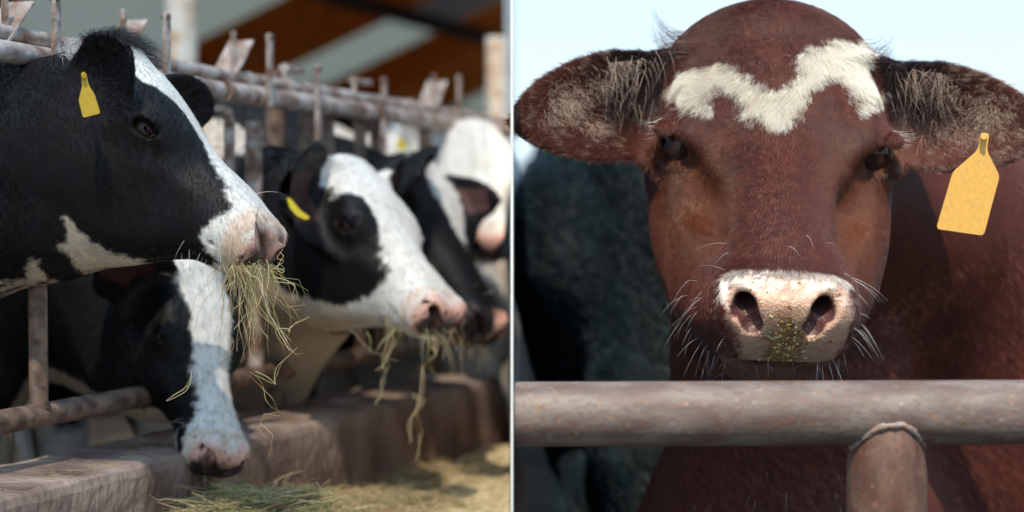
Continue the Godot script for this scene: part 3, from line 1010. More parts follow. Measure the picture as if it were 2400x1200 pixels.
# colour of skin and hair at a point of a cow's surface; alpha is how much hair grows there
func paint(cow: Cow, p: Vector3) -> Color:
	var q := cow.inv * p
	var r := rag.get_noise_3dv(p * 45.0) * 0.016 + rag.get_noise_3dv(p * 170.0) * 0.01
	var tone := 1.0 + 0.22 * blot.get_noise_3dv(p * 14.0)
	var az := absf(q.z)
	var w := cow.wide
	var mz: float = cow.opts.get("muzzle", 1.0)
	var eu: float = cow.opts.get("eye", 0.335)
	var ear_x := -1.0
	var ear_q := Vector3.ZERO
	var ear_i := 0
	for i in cow.ears.size():
		var e: Comp = cow.ears[i]
		var t := e.inv * p
		if t.x > 0.16 and t.x < 1.15 and absf(t.z) < e.wmax * 1.15 and absf(e.sheet(t)) < 0.13:
			ear_x = t.x
			ear_q = t
			ear_i = i
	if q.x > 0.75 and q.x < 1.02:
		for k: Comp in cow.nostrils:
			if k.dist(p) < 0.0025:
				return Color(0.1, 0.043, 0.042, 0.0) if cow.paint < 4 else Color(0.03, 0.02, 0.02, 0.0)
	var black := Color(0.0065, 0.0065, 0.008)
	var white := Color(0.84, 0.825, 0.795)
	var c := black
	if cow.paint == 0:
		c = Color(0.108, 0.0265, 0.015) * (1.0 + 0.32 * blot.get_noise_3dv(p * 14.0) + 0.2 * rag.get_noise_3dv(p * 60.0))
		c *= lerpf(0.8, 1.0, ramp(0.0, 0.3, q.x))
		var rust := Color(0.2, 0.058, 0.015)
		# warmer cheeks, the darker bridge of the nose, orange round the eyes
		var cheek := ramp(0.19, 0.0, Vector3((q.x - 0.6) * 0.62, q.y + 0.13, az - 0.215).length() + r * 1.6 + 0.05 * blot.get_noise_3dv(p * 22.0))
		c = c.lerp(Color(0.1, 0.026, 0.02), ramp(-0.17, -0.26, q.y) * 0.6)
		c = c.lerp(rust, clampf(cheek * 1.3, 0, 1) * 0.55)
		c = c.lerp(Color(0.22, 0.085, 0.05), 0.65 * ramp(0.08, 0.03, Vector3(q.x - eu, q.y + 0.115, az - 0.21 * w).length()))
		c = c.lerp(Color(0.125, 0.042, 0.03), ramp(0.5, 0.7, q.x) * ramp(0.12, 0.06, az) * 0.6)
		if q.x > 1.05 or q.y < -0.3:
			c = Color(0.15, 0.042, 0.028) * tone
		if q.y > -0.25 and q.x < 0.6 and az < 0.36:
			var d := (outline(polys.blaze, Vector2(q.x, atan2(q.z, q.y + 0.25) * 0.27)) + r * 0.7)
			var streak := rag.get_noise_2d(q.z * 95.0, q.x * 22.0) * 0.016 + rag.get_noise_2d(q.z * 230.0, q.x * 60.0) * 0.012
			c = c.lerp(Color(0.86, 0.82, 0.72).lerp(Color(0.76, 0.65, 0.5), clampf(0.0 + blot.get_noise_3dv(p * 40.0), 0, 1)), ramp(0.008, -0.008, d + streak))
		if ear_x >= 0.0:
			var e: Comp = cow.ears[ear_i]
			var inner := ear_q.y > e.cup * e.wmax * 0.55 * (pow(ear_q.z / e.wmax, 2.0) - 0.3)
			c = Color(0.085, 0.026, 0.02) * tone
			var up := ear_q.z * (1.0 if ear_i == 0 else -1.0)
			if inner:
				c = Color(0.16, 0.05, 0.032) * tone
				pass
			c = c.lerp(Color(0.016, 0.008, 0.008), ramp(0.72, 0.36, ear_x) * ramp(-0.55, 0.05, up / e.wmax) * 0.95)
			var f := Color(0.62, 0.47, 0.36)
			if blot.get_noise_3dv(p * 60.0) > 0.28 and ear_x > 0.45:
				c = c.lerp(f, 0.5)
			return Color(c.r, c.g, c.b, 1.0)
		if q.x > 0.8 and q.y > -0.36:
			var d2 := outline(polys.pad, Vector2(q.z, q.y)) + r * 0.35
			if q.x < 0.92:
				d2 = maxf(d2, 0.92 - q.x)
			# white fringe of hair over the pad
			if q.y > -0.05 and az < 0.15:
				c = c.lerp(Color(0.82, 0.76, 0.7), ramp(0.022, 0.012, d2 + absf(r)))
			elif az > 0.1:
				c = c.lerp(Color(0.6, 0.42, 0.38), 0.55 * ramp(0.25, 0.4, blot.get_noise_3dv(p * 240.0)) * ramp(0.07, 0.02, d2))
			if d2 < 0.008:
				var pink := Color(0.47, 0.25, 0.18).lerp(Color(0.56, 0.39, 0.28), 0.5 + 0.5 * blot.get_noise_3dv(p * 50.0) + 0.35 * rag.get_noise_3dv(p * 260.0))
				# chaff stuck on the middle of the nose
				var mud := ramp(0.09, 0.02, Vector2(q.z * 1.25 + 0.012, q.y * 0.62 + 0.085).length() + r * 1.6)
				pink = pink.lerp(Color(0.15, 0.078, 0.02), clampf(mud * (0.8 + 1.1 * blot.get_noise_3dv(p * 300.0)), 0, 1))
				c = c.lerp(pink, ramp(0.009, -0.012, d2 + r * 0.5))
				return Color(c.r, c.g, c.b, 0.0)
			if q.y < -0.17 * mz and az < 0.13:
				c = c.lerp(Color(0.34, 0.17, 0.12), 0.7)
		return Color(c.r, c.g, c.b, 1.0)
	if cow.paint >= 8:
		c = Color(0.0105, 0.0235, 0.031) * (1.0 + 0.9 * rag.get_noise_3dv(Vector3(p.x * 22.0 + p.y * 8.0, p.y * 5.0, p.z * 5.0)))  # bluish hair sheen and its streaks put into the coat colour
		return Color(c.r, c.g, c.b, 1.0)
	# the black and white cows
	var dark := 0.0
	var tan := 0.0
	match cow.paint:
		1:
			var edge := steps([Vector2(0.1, 0.23), Vector2(0.26, 0.185), Vector2(0.325, 0.135), Vector2(0.4, 0.06), Vector2(0.53, 0.048), Vector2(0.654, 0.081), Vector2(0.76, 0.116), Vector2(0.824, 0.143)], q.x)
			var d := outline(polys.near, Vector2(q.x, q.y)) + r
			if q.y > -0.11 and q.x > -0.02:
				d = maxf(d, (edge - q.z + r) * 0.8)
			if q.z < -0.06:
				d = maxf(-q.z * 0.0, q.x - 0.8) + r
				if q.y > -0.1:
					d = maxf(d, edge + q.z + r)
			d = minf(d, outline(polys.spot, Vector2(q.x, q.y)) + r * 0.5)
			dark = ramp(0.008, -0.008, d)
			if q.x < 0.04 and q.y > -0.03 and az < 0.14:
				dark = 1.0
			tan = ramp(-0.42, -0.6, q.y) * 0.75  # tan under the jaw: staining, with shaded bounce light put into the colour
			tan = maxf(tan, ramp(0.1, 0.03, Vector2(q.x - 0.97, q.y + 0.17).length()) * 0.9)
		2:
			var e2 := steps([Vector2(0.0, 0.2), Vector2(0.153, 0.165), Vector2(0.237, 0.126), Vector2(0.34, 0.106), Vector2(0.6, 0.098), Vector2(0.725, 0.104), Vector2(0.82, 0.13)], q.x)
			var d3 := e2 - az
			if q.y < -0.08 and q.x < 0.8:
				d3 = -1.0
			if q.x > 0.8:
				d3 = maxf(e2 - az, q.y - steps([Vector2(0.8, -0.05), Vector2(0.848, -0.103), Vector2(0.917, -0.127), Vector2(0.95, -0.21), Vector2(0.97, -0.3)], q.x)) * 0.8
			dark = ramp(0.008, -0.008, d3 + r)
			if q.y < -0.3 - 0.12 * ramp(0.6, 0.2, q.x) and az < 0.075:
				dark = 0.0
				tan = 1.0
		3:
			var d4 := outline(polys.mid, Vector2(q.x, q.y)) + r
			if q.y > -0.13:
				d4 = maxf(steps([Vector2(0.0, 0.22), Vector2(0.11, 0.25), Vector2(0.18, 0.212), Vector2(0.25, 0.212), Vector2(0.32, 0.148), Vector2(0.41, 0.124), Vector2(0.52, 0.13), Vector2(0.636, 0.135), Vector2(0.714, 0.151)], q.x) - q.z, q.x - 0.72) + r
				if q.x < 0.06 and q.y < -0.02 and q.z > 0.1:
					d4 = -1.0
			if q.z < -0.05:
				d4 = maxf(maxf(q.x - 0.68, q.y + 0.13), -0.62 - q.y) + r
			dark = ramp(0.008, -0.008, d4)
			tan = ramp(-0.3, -0.6, q.y) * 0.9
			var s := p - at(505, 300, 3.85)
			if s.length() < 0.12 + r * 2.0:
				dark = 0.0
			if q.x < -0.9:
				dark = 1.0 if blot.get_noise_3dv(p * 1.6) > -0.15 else 0.0
		4:
			var zl := steps([Vector2(0.0, 0.1), Vector2(0.17, 0.06), Vector2(0.264, 0.078), Vector2(0.344, 0.035), Vector2(0.445, 0.005), Vector2(0.536, -0.024)], q.x) + r
			var zr := steps([Vector2(0.0, -0.09), Vector2(0.2, -0.095), Vector2(0.314, -0.108), Vector2(0.5, -0.058), Vector2(0.54, -0.03)], q.x) + r
			dark = 1.0
			if q.y > -0.12 and q.x > 0.0 and q.x < 0.56:
				dark = ramp(0.008, -0.008, minf(zl - q.z, q.z - zr))
			if q.y < -0.2 * mz and q.x > 0.55 and q.x < 1.05:
				tan = 1.0
				dark = ramp(-0.22 * mz, -0.19 * mz, q.y + r)
		5:
			dark = 0.0
			if q.x < -0.35:
				dark = 1.0 if blot.get_noise_3dv(p * 1.8) > 0.05 else 0.0
			tan = ramp(-0.3, -0.5, q.y) * 0.5
	if cow.paint < 5 and p.distance_to(cow.head.origin) > 0.62 and (cow.paint > 1 or q.x < -0.9):
		dark = ramp(-0.12, -0.08, blot.get_noise_3dv(p * 1.6) + r * 0.5)
		tan *= 0.3
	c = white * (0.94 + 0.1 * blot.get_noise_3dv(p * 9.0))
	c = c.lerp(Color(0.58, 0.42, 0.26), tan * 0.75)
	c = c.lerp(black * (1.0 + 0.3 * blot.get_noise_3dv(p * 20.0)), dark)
	if ear_x >= 0.0 and cow.paint != 5:
		c = black
		var e: Comp = cow.ears[ear_i]
		if cow.paint != 1 and ear_q.y > e.cup * e.wmax * 0.5 * (pow(ear_q.z / e.wmax, 2.0) - 0.3) and ear_x > 0.3 and ear_x < 0.85 and absf(ear_q.z) < e.wmax * 0.5:
			c = Color(0.07, 0.03, 0.028) if cow.paint != 4 else Color(0.15, 0.075, 0.075)
		return Color(c.r, c.g, c.b, 0.7)
	# nose: pink skin, darker towards the lip, black freckles
	if q.x > 0.86 and q.y > -0.2 * mz:
		var n0 := Vector3(0.985, -0.085 * mz, 0.075 * w)
		var dn := Vector3(q.x, q.y, az).distance_to(n0)
		var pad := maxf(ramp(0.12, 0.07, dn + r + (0.03 if cow.paint == 1 else 0.0)), ramp(0.95, 0.985, q.x + r * 0.6))
		if cow.paint == 4:
			pad *= ramp(0.02, -0.02, q.z - 0.02)
			if q.x > 0.93 and q.z > 0.0:
				return Color(0.012, 0.011, 0.012, 0.0)
		var pink := Color(0.7, 0.33, 0.27).lerp(Color(0.78, 0.52, 0.44), 0.5 + 0.5 * blot.get_noise_3dv(p * 35.0))
		var low := ramp(-0.075 * mz, -0.12 * mz, q.y + r * 0.8) * ramp(0.975, 1.0, q.x + r)
		var fr := ramp(0.33, 0.42, blot.get_noise_3dv(p * 150.0 + Vector3(9, 0, 0))) * ramp(0.945, 0.98, q.x)
		pink = pink.lerp(Color(0.03, 0.026, 0.03), clampf(low + fr, 0, 1))
		if cow.paint == 2 or cow.paint == 3:
			pink = pink.lerp(Color(0.03, 0.027, 0.03), ramp(0.985, 1.0, q.x + r * 0.5) * ramp(0.02, -0.04, q.y + 0.04))
		if pad > 0.02:
			c = c.lerp(pink, pad)
			return Color(c.r, c.g, c.b, 0.0 if pad > 0.6 else 0.4)
		c = c.lerp(Color(0.62, 0.4, 0.26), ramp(0.17, 0.11, dn) * 0.6 * (1.0 - dark))
	return Color(c.r, c.g, c.b, 0.75 if q.x < 0.85 else 0.5)

# ---------------------------------------------------------------- hair
func strand(st: SurfaceTool, root: Vector3, tip: Vector3, bend: Vector3, r: float, steps := 3, c0 := Color.WHITE, c1 := Color.WHITE) -> void:
	# a tapering three-sided hair from root to tip through a bend
	var rings: Array = []
	for i in steps + 1:
		var t := float(i) / steps
		var p := root.lerp(bend, t).lerp(bend.lerp(tip, t), t)
		var d := (bend - root).lerp(tip - bend, t).normalized()
		var u := d.cross(Vector3(0.31, 0.9, 0.3)).normalized()
		var v := d.cross(u)
		var rr := r * (1.0 - t * 0.92)
		var ring := []
		for k in 3:
			var n := u * cos(k * TAU / 3) + v * sin(k * TAU / 3)
			ring.append([p + n * rr, n])
		rings.append(ring)
	for i in steps:
		for k in 3:
			var a: Array = rings[i][k]
			var b: Array = rings[i][(k + 1) % 3]
			var c: Array = rings[i + 1][k]
			var d2: Array = rings[i + 1][(k + 1) % 3]
			var ca := c0.lerp(c1, float(i) / steps)
			var cb := c0.lerp(c1, float(i + 1) / steps)
			for v2: Array in [[a, ca], [c, cb], [b, ca], [b, ca], [c, cb], [d2, cb]]:
				st.set_color(v2[1])
				st.set_normal(v2[0][1])
				st.add_vertex(v2[0][0])


func tuft_mesh(seed_: int, count: int, spread: float, thin: float, curl: float) -> ArrayMesh:
	# x along the lie of the hair, y away from the skin; one unit is the length of a hair
	var g := RandomNumberGenerator.new()
	g.seed = seed_
	var st := SurfaceTool.new()
	st.begin(Mesh.PRIMITIVE_TRIANGLES)
	for i in count:
		var o := Vector3(g.randf_range(-spread, spread), -0.06, g.randf_range(-spread, spread))
		var l := g.randf_range(0.65, 1.1)
		var lift := g.randf_range(0.1, 0.32)
		var s := g.randf_range(-curl, curl)
		var tip := o + Vector3(l * 0.95, lift, s)
		var bend := o + Vector3(l * 0.35, lift * 1.1, -s * 0.2)
		var k := g.randf_range(0.72, 1.25)
		strand(st, o, tip, bend, thin * g.randf_range(0.8, 1.2), 3, Color(k, k, k), Color(k * 1.1, k * 1.1, k * 1.1))
	return st.commit()


func hair_mat(rough := 0.42, spec := 0.5) -> StandardMaterial3D:
	var m := StandardMaterial3D.new()
	m.vertex_color_use_as_albedo = true
	m.roughness = rough
	m.metallic_specular = spec
	return m


# hair over the skin of a cow: per_m2 tufts, length in metres
func grow(cow: Cow, called: String, per_m2: float, length: float, mesh: Mesh, mat: Material, lie: Callable, where: Callable) -> void:
	var g := RandomNumberGenerator.new()
	g.seed = 77 + cow.paint
	var eye := Vector3(0, EYE, 0)
	var xs: Array[Transform3D] = []
	var cs: Array[Color] = []
	var n := cow.tris.size() / 3
	for t in n:
		var i0 := cow.tris[t * 3]
		var i1 := cow.tris[t * 3 + 1]
		var i2 := cow.tris[t * 3 + 2]
		var a := cow.verts[i0]
		var nn := cow.norms[i0]
		if nn.dot(eye - a) < -0.35 * a.distance_to(eye):
			continue
		var hair := cow.cols[i0].a
		if hair <= 0.01:
			continue
		var k: float = where.call(a)
		if k <= 0.0:
			continue
		var b := cow.verts[i1]
		var c := cow.verts[i2]
		var want := (b - a).cross(c - a).length() * 0.5 * per_m2 * k
		while want > 0.0:
			if g.randf() > want:
				break
			want -= 1.0
			var u := g.randf()
			var v := g.randf()
			if u + v > 1.0:
				u = 1.0 - u
				v = 1.0 - v
			var p := a + (b - a) * u + (c - a) * v
			var nor := nn.lerp(cow.norms[i1], u).lerp(cow.norms[i2], v * 0.5).normalized()
			var fl: Vector3 = lie.call(p)
			fl += Vector3(g.randfn(), g.randfn(), g.randfn()) * 0.16
			fl = (fl - nor * fl.dot(nor))
			if fl.length_squared() < 0.0001:
				continue
			fl = fl.normalized()
			var col := paint(cow, p)
			var l := length * g.randf_range(0.7, 1.25) * lerpf(0.4, 1.0, hair)
			if cow.paint == 0 and col.b > 0.25 and col.a > 0.5:
				l *= 1.7
			if cow.paint == 0:
				for e: Comp in cow.ears:
					var eq := e.inv * p
					if eq.x > 0.16 and eq.x < 1.1 and absf(e.sheet(eq)) < 0.13:
						l *= 1.8
						break
			xs.append(Transform3D(Basis(fl * l, nor * l, fl.cross(nor) * l), p))
			var s := g.randf_range(0.75, 1.3) if col.b < 0.3 else g.randf_range(0.9, 1.1)
			cs.append(Color(col.r * s, col.g * s, col.b * s))
	scatter(cow.thing, called, mesh, mat, xs, cs, cow.thing.position)


func scatter(parent: Node3D, called: String, mesh: Mesh, mat: Material, xs: Array[Transform3D], cs: Array[Color], origin: Vector3) -> MultiMeshInstance3D:
	var mm := MultiMesh.new()
	mm.transform_format = MultiMesh.TRANSFORM_3D
	mm.use_colors = true
	mm.mesh = mesh
	mm.instance_count = xs.size()
	for i in xs.size():
		var x := xs[i]
		x.origin -= origin
		mm.set_instance_transform(i, x)
		mm.set_instance_color(i, cs[i])
	var mi := MultiMeshInstance3D.new()
	mi.name = called
	mi.multimesh = mm
	mi.material_override = mat
	mi.set_meta("kind", "stuff")
	parent.add_child(mi, true)
	return mi

# ---------------------------------------------------------------- naming and small shape helpers
var used := {}

func numbered(called: String) -> String:
	if not used.has(called):
		used[called] = 0
		return called
	used[called] += 1
	return "%s_%03d" % [called, used[called]]


func tag(o: Node, label: String, category: String, group := "", kind := "") -> void:
	if label:
		o.set_meta("label", label)
	if category:
		o.set_meta("category", category)
	if group:
		o.set_meta("group", group)
	if kind:
		o.set_meta("kind", kind)


func thing(called: String, label: String, category: String, where := Vector3.ZERO, group := "") -> Node3D:
	var o := Node3D.new()
	o.name = numbered(called)
	o.position = where
	add_child(o)
	tag(o, label, category, group)
	return o


# a mesh given in world places, hung under a thing (or the scene itself)
func part(called: String, mesh: Mesh, mat: Material, parent: Node3D = null) -> MeshInstance3D:
	var mi := MeshInstance3D.new()
	mi.mesh = mesh
	mi.material_override = mat
	if parent == null or parent == self:
		mi.name = numbered(called)
		add_child(mi)
	else:
		mi.name = called
		parent.add_child(mi, true)
		mi.global_position = Vector3.ZERO
	return mi


func begin() -> SurfaceTool:
	var st := SurfaceTool.new()
	st.begin(Mesh.PRIMITIVE_TRIANGLES)
	st.set_smooth_group(-1)
	return st


func quad(st: SurfaceTool, a: Vector3, b: Vector3, c: Vector3, d: Vector3, ua := Vector2.ZERO, ub := Vector2.RIGHT, uc := Vector2.ONE, ud := Vector2.DOWN) -> void:
	for v: Array in [[a, ua], [b, ub], [c, uc], [a, ua], [c, uc], [d, ud]]:
		st.set_uv(v[1])
		st.add_vertex(v[0])


# a tube through points, radius may change along it; caps closed
func tube(st: SurfaceTool, pts: Array, r0: float, r1: float, sides := 20, wob := 0.0, wfreq := 12.0) -> void:
	var rings: Array = []
	var len_so_far := 0.0
	var u := Vector3.ZERO
	for i in pts.size():
		var p: Vector3 = pts[i]
		var d: Vector3 = ((pts[mini(i + 1, pts.size() - 1)] as Vector3) - (pts[maxi(i - 1, 0)] as Vector3)).normalized()
		if u == Vector3.ZERO:
			u = d.cross(Vector3.UP if absf(d.y) < 0.9 else Vector3.RIGHT).normalized()
		u = (u - d * u.dot(d)).normalized()
		var v := d.cross(u)
		if i > 0:
			len_so_far += p.distance_to(pts[i - 1])
		var r := lerpf(r0, r1, float(i) / (pts.size() - 1))
		var ring: Array = []
		for k in sides + 1:
			var an := TAU * k / sides
			var n := u * cos(an) + v * sin(an)
			var rr := r * (1.0 + wob * rag.get_noise_3dv((p + n * r) * wfreq))
			ring.append([p + n * rr, n, Vector2(float(k) / sides, len_so_far)])
		rings.append(ring)
	for i in rings.size() - 1:
		for k in sides:
			var q := [rings[i][k], rings[i + 1][k], rings[i + 1][k + 1], rings[i][k + 1]]
			for j: int in [0, 1, 2, 0, 2, 3]:
				st.set_normal(q[j][1])
				st.set_uv(q[j][2])
				st.add_vertex(q[j][0])
	for e: int in [0, rings.size() - 1]:
		var d2: Vector3 = ((pts[0] as Vector3) - (pts[1] as Vector3)).normalized() if e == 0 else ((pts[-1] as Vector3) - (pts[-2] as Vector3)).normalized()
		for k in sides:
			var tri := [pts[e], rings[e][k][0], rings[e][k + 1][0]] if e == 0 else [pts[e], rings[e][k + 1][0], rings[e][k][0]]
			for p3: Vector3 in tri:
				st.set_normal(d2)
				st.set_uv(Vector2(0.5, 0.5))
				st.add_vertex(p3)


# a box between eight corners given by a frame, half sizes and a chamfer
func slab(st: SurfaceTool, x: Transform3D, h: Vector3, bev := 0.002) -> void:
	bev = minf(bev, minf(h.x, minf(h.y, h.z)) * 0.8)
	var faces: Array = []
	for ax in 3:
		for s: float in [-1.0, 1.0]:
			var n := Vector3.ZERO
			n[ax] = s
			var u := Vector3.ZERO
			u[(ax + 1) % 3] = 1.0
			var v := n.cross(u)
			var c := n * h
			var hu := u * (h - Vector3.ONE * bev)
			var hv := v * (h - Vector3.ONE * bev)
			faces.append([c - hu - hv, c - hu + hv, c + hu + hv, c + hu - hv])
	for f: Array in faces:
		quad(st, x * (f[0] as Vector3), x * (f[1] as Vector3), x * (f[2] as Vector3), x * (f[3] as Vector3))
	# chamfers
	for ax in 3:
		var b := (ax + 1) % 3
		var c2 := (ax + 2) % 3
		for s1: float in [-1.0, 1.0]:
			for s2: float in [-1.0, 1.0]:
				var p := func(t: float, first: bool) -> Vector3:
					var o := Vector3.ZERO
					o[ax] = t * (h[ax] - bev)
					o[b] = s1 * (h[b] if first else h[b] - bev)
					o[c2] = s2 * (h[c2] - bev if first else h[c2])
					return x * o
				var q := [p.call(-1.0, true), p.call(1.0, true), p.call(1.0, false), p.call(-1.0, false)]
				if s1 * s2 < 0:
					q.reverse()
				quad(st, q[0], q[1], q[2], q[3])
	for sx: float in [-1.0, 1.0]:
		for sy: float in [-1.0, 1.0]:
			for sz: float in [-1.0, 1.0]:
				var s := Vector3(sx, sy, sz)
				var a := Vector3(h.x, h.y - bev, h.z - bev) * s
				var b2 := Vector3(h.x - bev, h.y, h.z - bev) * s
				var c3 := Vector3(h.x - bev, h.y - bev, h.z) * s
				var tri := [a, c3, b2] if sx * sy * sz > 0 else [a, b2, c3]
				for t: Vector3 in tri:
					st.add_vertex(x * t)


func done(st: SurfaceTool, flat := true) -> ArrayMesh:
	if flat:
		st.generate_normals()
	return st.commit()


# flat outline with rounded rim, thickness th, in a frame (x right, y up, z front)
func plate(st: SurfaceTool, poly: PackedVector2Array, x: Transform3D, th: float, rim := 0.0) -> void:
	var tri := Geometry2D.triangulate_polygon(poly)
	var inner := poly
	if rim > 0.0:
		var off := Geometry2D.offset_polygon(poly, -rim, Geometry2D.JOIN_ROUND)
		if off.size() > 0:
			inner = poly
	for s: float in [1.0, -1.0]:
		for i in range(0, tri.size(), 3):
			var a := inner[tri[i]]
			var b := inner[tri[i + 1]]
			var c := inner[tri[i + 2]]
			var ccw := (b - a).cross(c - a) > 0
			var o := [a, c, b] if ccw == (s > 0) else [a, b, c]
			for p: Vector2 in o:
				st.set_uv(p)
				st.add_vertex(x * Vector3(p.x, p.y, s * th * 0.5))
	var n := poly.size()
	var ccw2 := not Geometry2D.is_polygon_clockwise(poly)
	for i in n:
		var a2 := poly[i]
		var b2 := poly[(i + 1) % n]
		var q := [x * Vector3(a2.x, a2.y, th * 0.5), x * Vector3(b2.x, b2.y, th * 0.5), x * Vector3(b2.x, b2.y, -th * 0.5), x * Vector3(a2.x, a2.y, -th * 0.5)]
		if ccw2:
			q.reverse()
		quad(st, q[0], q[1], q[2], q[3])


func round_poly(pts: Array, r: float) -> PackedVector2Array:
	var out := PackedVector2Array()
	var n := pts.size()
	for i in n:
		var p: Vector2 = pts[i]
		var a: Vector2 = pts[(i + n - 1) % n]
		var b: Vector2 = pts[(i + 1) % n]
		var rr := minf(r, minf(p.distance_to(a), p.distance_to(b)) * 0.4)
		var s := p.move_toward(a, rr)
		var e := p.move_toward(b, rr)
		for k in 5:
			var t := k / 4.0
			out.append(s.lerp(p, t).lerp(p.lerp(e, t), t))
	return out


# ---------------------------------------------------------------- materials
func plain(c: Color, rough := 0.7, metal := 0.0) -> StandardMaterial3D:
	var m := StandardMaterial3D.new()
	m.albedo_color = c.linear_to_srgb()
	m.roughness = rough
	m.metallic = metal
	return m


func noise_tex(seed_: int, freq: float, octaves: int, stops: Array, size := 512, kind := FastNoiseLite.TYPE_SIMPLEX_SMOOTH) -> NoiseTexture2D:
	var n := FastNoiseLite.new()
	n.noise_type = kind
	n.seed = seed_
	n.frequency = freq
	n.fractal_octaves = octaves
	var t := NoiseTexture2D.new()
	t.width = size
	t.height = size
	t.seamless = true
	t.noise = n
	if stops.size():
		var gr := Gradient.new()
		var offs := PackedFloat32Array()
		var cols := PackedColorArray()
		for s: Array in stops:
			offs.append(s[0])
			cols.append((s[1] as Color).linear_to_srgb())
		gr.offsets = offs
		gr.colors = cols
		t.color_ramp = gr
	return t


func rough_mat(tex: Texture2D, scale: float, rough: float, height: Texture2D = null, hs := 1.0) -> StandardMaterial3D:
	var m := StandardMaterial3D.new()
	m.albedo_texture = tex
	m.uv1_triplanar = true
	m.uv1_world_triplanar = true
	m.uv1_scale = Vector3.ONE * scale
	m.roughness = rough
	if height:
		m.heightmap_enabled = true
		m.heightmap_texture = height
		m.heightmap_scale = hs
	return m


var M := {}

func make_materials() -> void:
	var fine := noise_tex(3, 0.05, 4, [], 512)
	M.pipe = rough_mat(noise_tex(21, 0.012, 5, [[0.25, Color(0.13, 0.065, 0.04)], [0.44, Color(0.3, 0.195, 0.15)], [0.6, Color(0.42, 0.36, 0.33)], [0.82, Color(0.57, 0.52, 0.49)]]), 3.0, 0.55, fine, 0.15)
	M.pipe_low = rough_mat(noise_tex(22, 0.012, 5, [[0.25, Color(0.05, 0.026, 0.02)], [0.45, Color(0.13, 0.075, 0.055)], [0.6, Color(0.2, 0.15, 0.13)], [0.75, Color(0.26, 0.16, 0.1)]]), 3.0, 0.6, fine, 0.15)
	M.post = rough_mat(noise_tex(23, 0.008, 4, [[0.25, Color(0.45, 0.28, 0.17)], [0.42, Color(0.6, 0.53, 0.46)], [0.7, Color(0.66, 0.63, 0.58)]]), 2.0, 0.6)
	M.curb = rough_mat(noise_tex(24, 0.006, 6, [[0.2, Color(0.1, 0.06, 0.05)], [0.45, Color(0.22, 0.15, 0.125)], [0.6, Color(0.3, 0.22, 0.19)], [0.8, Color(0.42, 0.33, 0.28)]]), 1.1, 0.85, fine, 0.5)
	(M.curb as StandardMaterial3D).uv1_scale = Vector3(1.4, 0.9, 1.4)
	(M.curb as StandardMaterial3D).heightmap_scale = 0.7
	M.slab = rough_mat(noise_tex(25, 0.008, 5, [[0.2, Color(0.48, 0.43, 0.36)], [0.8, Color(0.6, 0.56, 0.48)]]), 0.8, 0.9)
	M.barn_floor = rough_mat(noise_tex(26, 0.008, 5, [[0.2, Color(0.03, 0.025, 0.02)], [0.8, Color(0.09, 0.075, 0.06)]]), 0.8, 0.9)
	M.soil = rough_mat(noise_tex(27, 0.01, 5, [[0.2, Color(0.03, 0.022, 0.017)], [0.8, Color(0.075, 0.058, 0.045)]]), 0.6, 0.95, fine, 2.0)
	(M.soil as StandardMaterial3D).metallic_specular = 0.1
	M.white_sheet = plain(Color(0.82, 0.82, 0.81), 0.5)
	M.wood = rough_mat(noise_tex(28, 0.01, 4, [[0.3, Color(0.34, 0.205, 0.02)], [0.7, Color(0.54, 0.335, 0.04)]]), 1.0, 0.8)
	(M.wood as StandardMaterial3D).backlight_enabled = true
	(M.wood as StandardMaterial3D).backlight = Color(0.55, 0.29, 0.03).linear_to_srgb()
	M.dark_wood = rough_mat(noise_tex(29, 0.01, 4, [[0.3, Color(0.02, 0.013, 0.01)], [0.7, Color(0.05, 0.035, 0.025)]]), 1.0, 0.85)
	M.board = rough_mat(noise_tex(30, 0.006, 4, [[0.3, Color(0.5, 0.5, 0.48)], [0.7, Color(0.68, 0.68, 0.66)]]), 1.0, 0.7)
	var pale := plain(Color(0.56, 0.59, 0.565), 0.7)
	pale.backlight_enabled = true
	pale.backlight = Color(0.56, 0.59, 0.565).linear_to_srgb()
	M.pale_roof = pale
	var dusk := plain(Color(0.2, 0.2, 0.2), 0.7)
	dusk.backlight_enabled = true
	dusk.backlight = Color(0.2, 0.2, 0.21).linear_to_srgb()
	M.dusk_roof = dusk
	var clear := plain(Color(0.9, 0.9, 0.88), 0.7)  # added canopy: dims the sun on the barn cows and spreads soft fill
	clear.backlight_enabled = true
	clear.backlight = Color(1, 1, 1)
	clear.transparency = BaseMaterial3D.TRANSPARENCY_ALPHA
	clear.albedo_color.a = 0.3
	M.added_canopy = clear
	M.yellow_tag = plain(Color(0.5, 0.33, 0.012), 0.45)
	M.bright_tag = plain(Color(0.75, 0.62, 0.03), 0.45)
	M.orange_tag = plain(Color(0.86, 0.48, 0.115), 0.5)
	for k: String in ["yellow_tag", "orange_tag"]:
		var tm: StandardMaterial3D = M[k]
		var tc := tm.albedo_color.srgb_to_linear()
		tm.albedo_texture = noise_tex(44, 0.02, 5, [[0.1, Color(0.84, 0.82, 0.78)], [0.5, Color(0.95, 0.95, 0.94)], [0.9, Color(1, 1, 1)]])
		tm.uv1_triplanar = true
		tm.uv1_scale = Vector3.ONE * 9.0
	M.rail = rail_mat()
	var e := StandardMaterial3D.new()
	e.vertex_color_use_as_albedo = true
	e.roughness = 0.06
	e.metallic_specular = 0.42
	M.eye = e
	var coat := StandardMaterial3D.new()
	coat.vertex_color_use_as_albedo = true
	coat.roughness = 0.58
	coat.metallic_specular = 0.4
	coat.heightmap_enabled = true
	coat.heightmap_texture = noise_tex(31, 0.06, 3, [], 512)
	coat.heightmap_scale = 0.06
	coat.uv1_triplanar = true
	coat.uv1_scale = Vector3.ONE * 9.0
	M.coat = coat
	var nose := StandardMaterial3D.new()
	nose.vertex_color_use_as_albedo = true
	nose.roughness = 0.42
	nose.metallic_specular = 0.5
	nose.heightmap_enabled = true
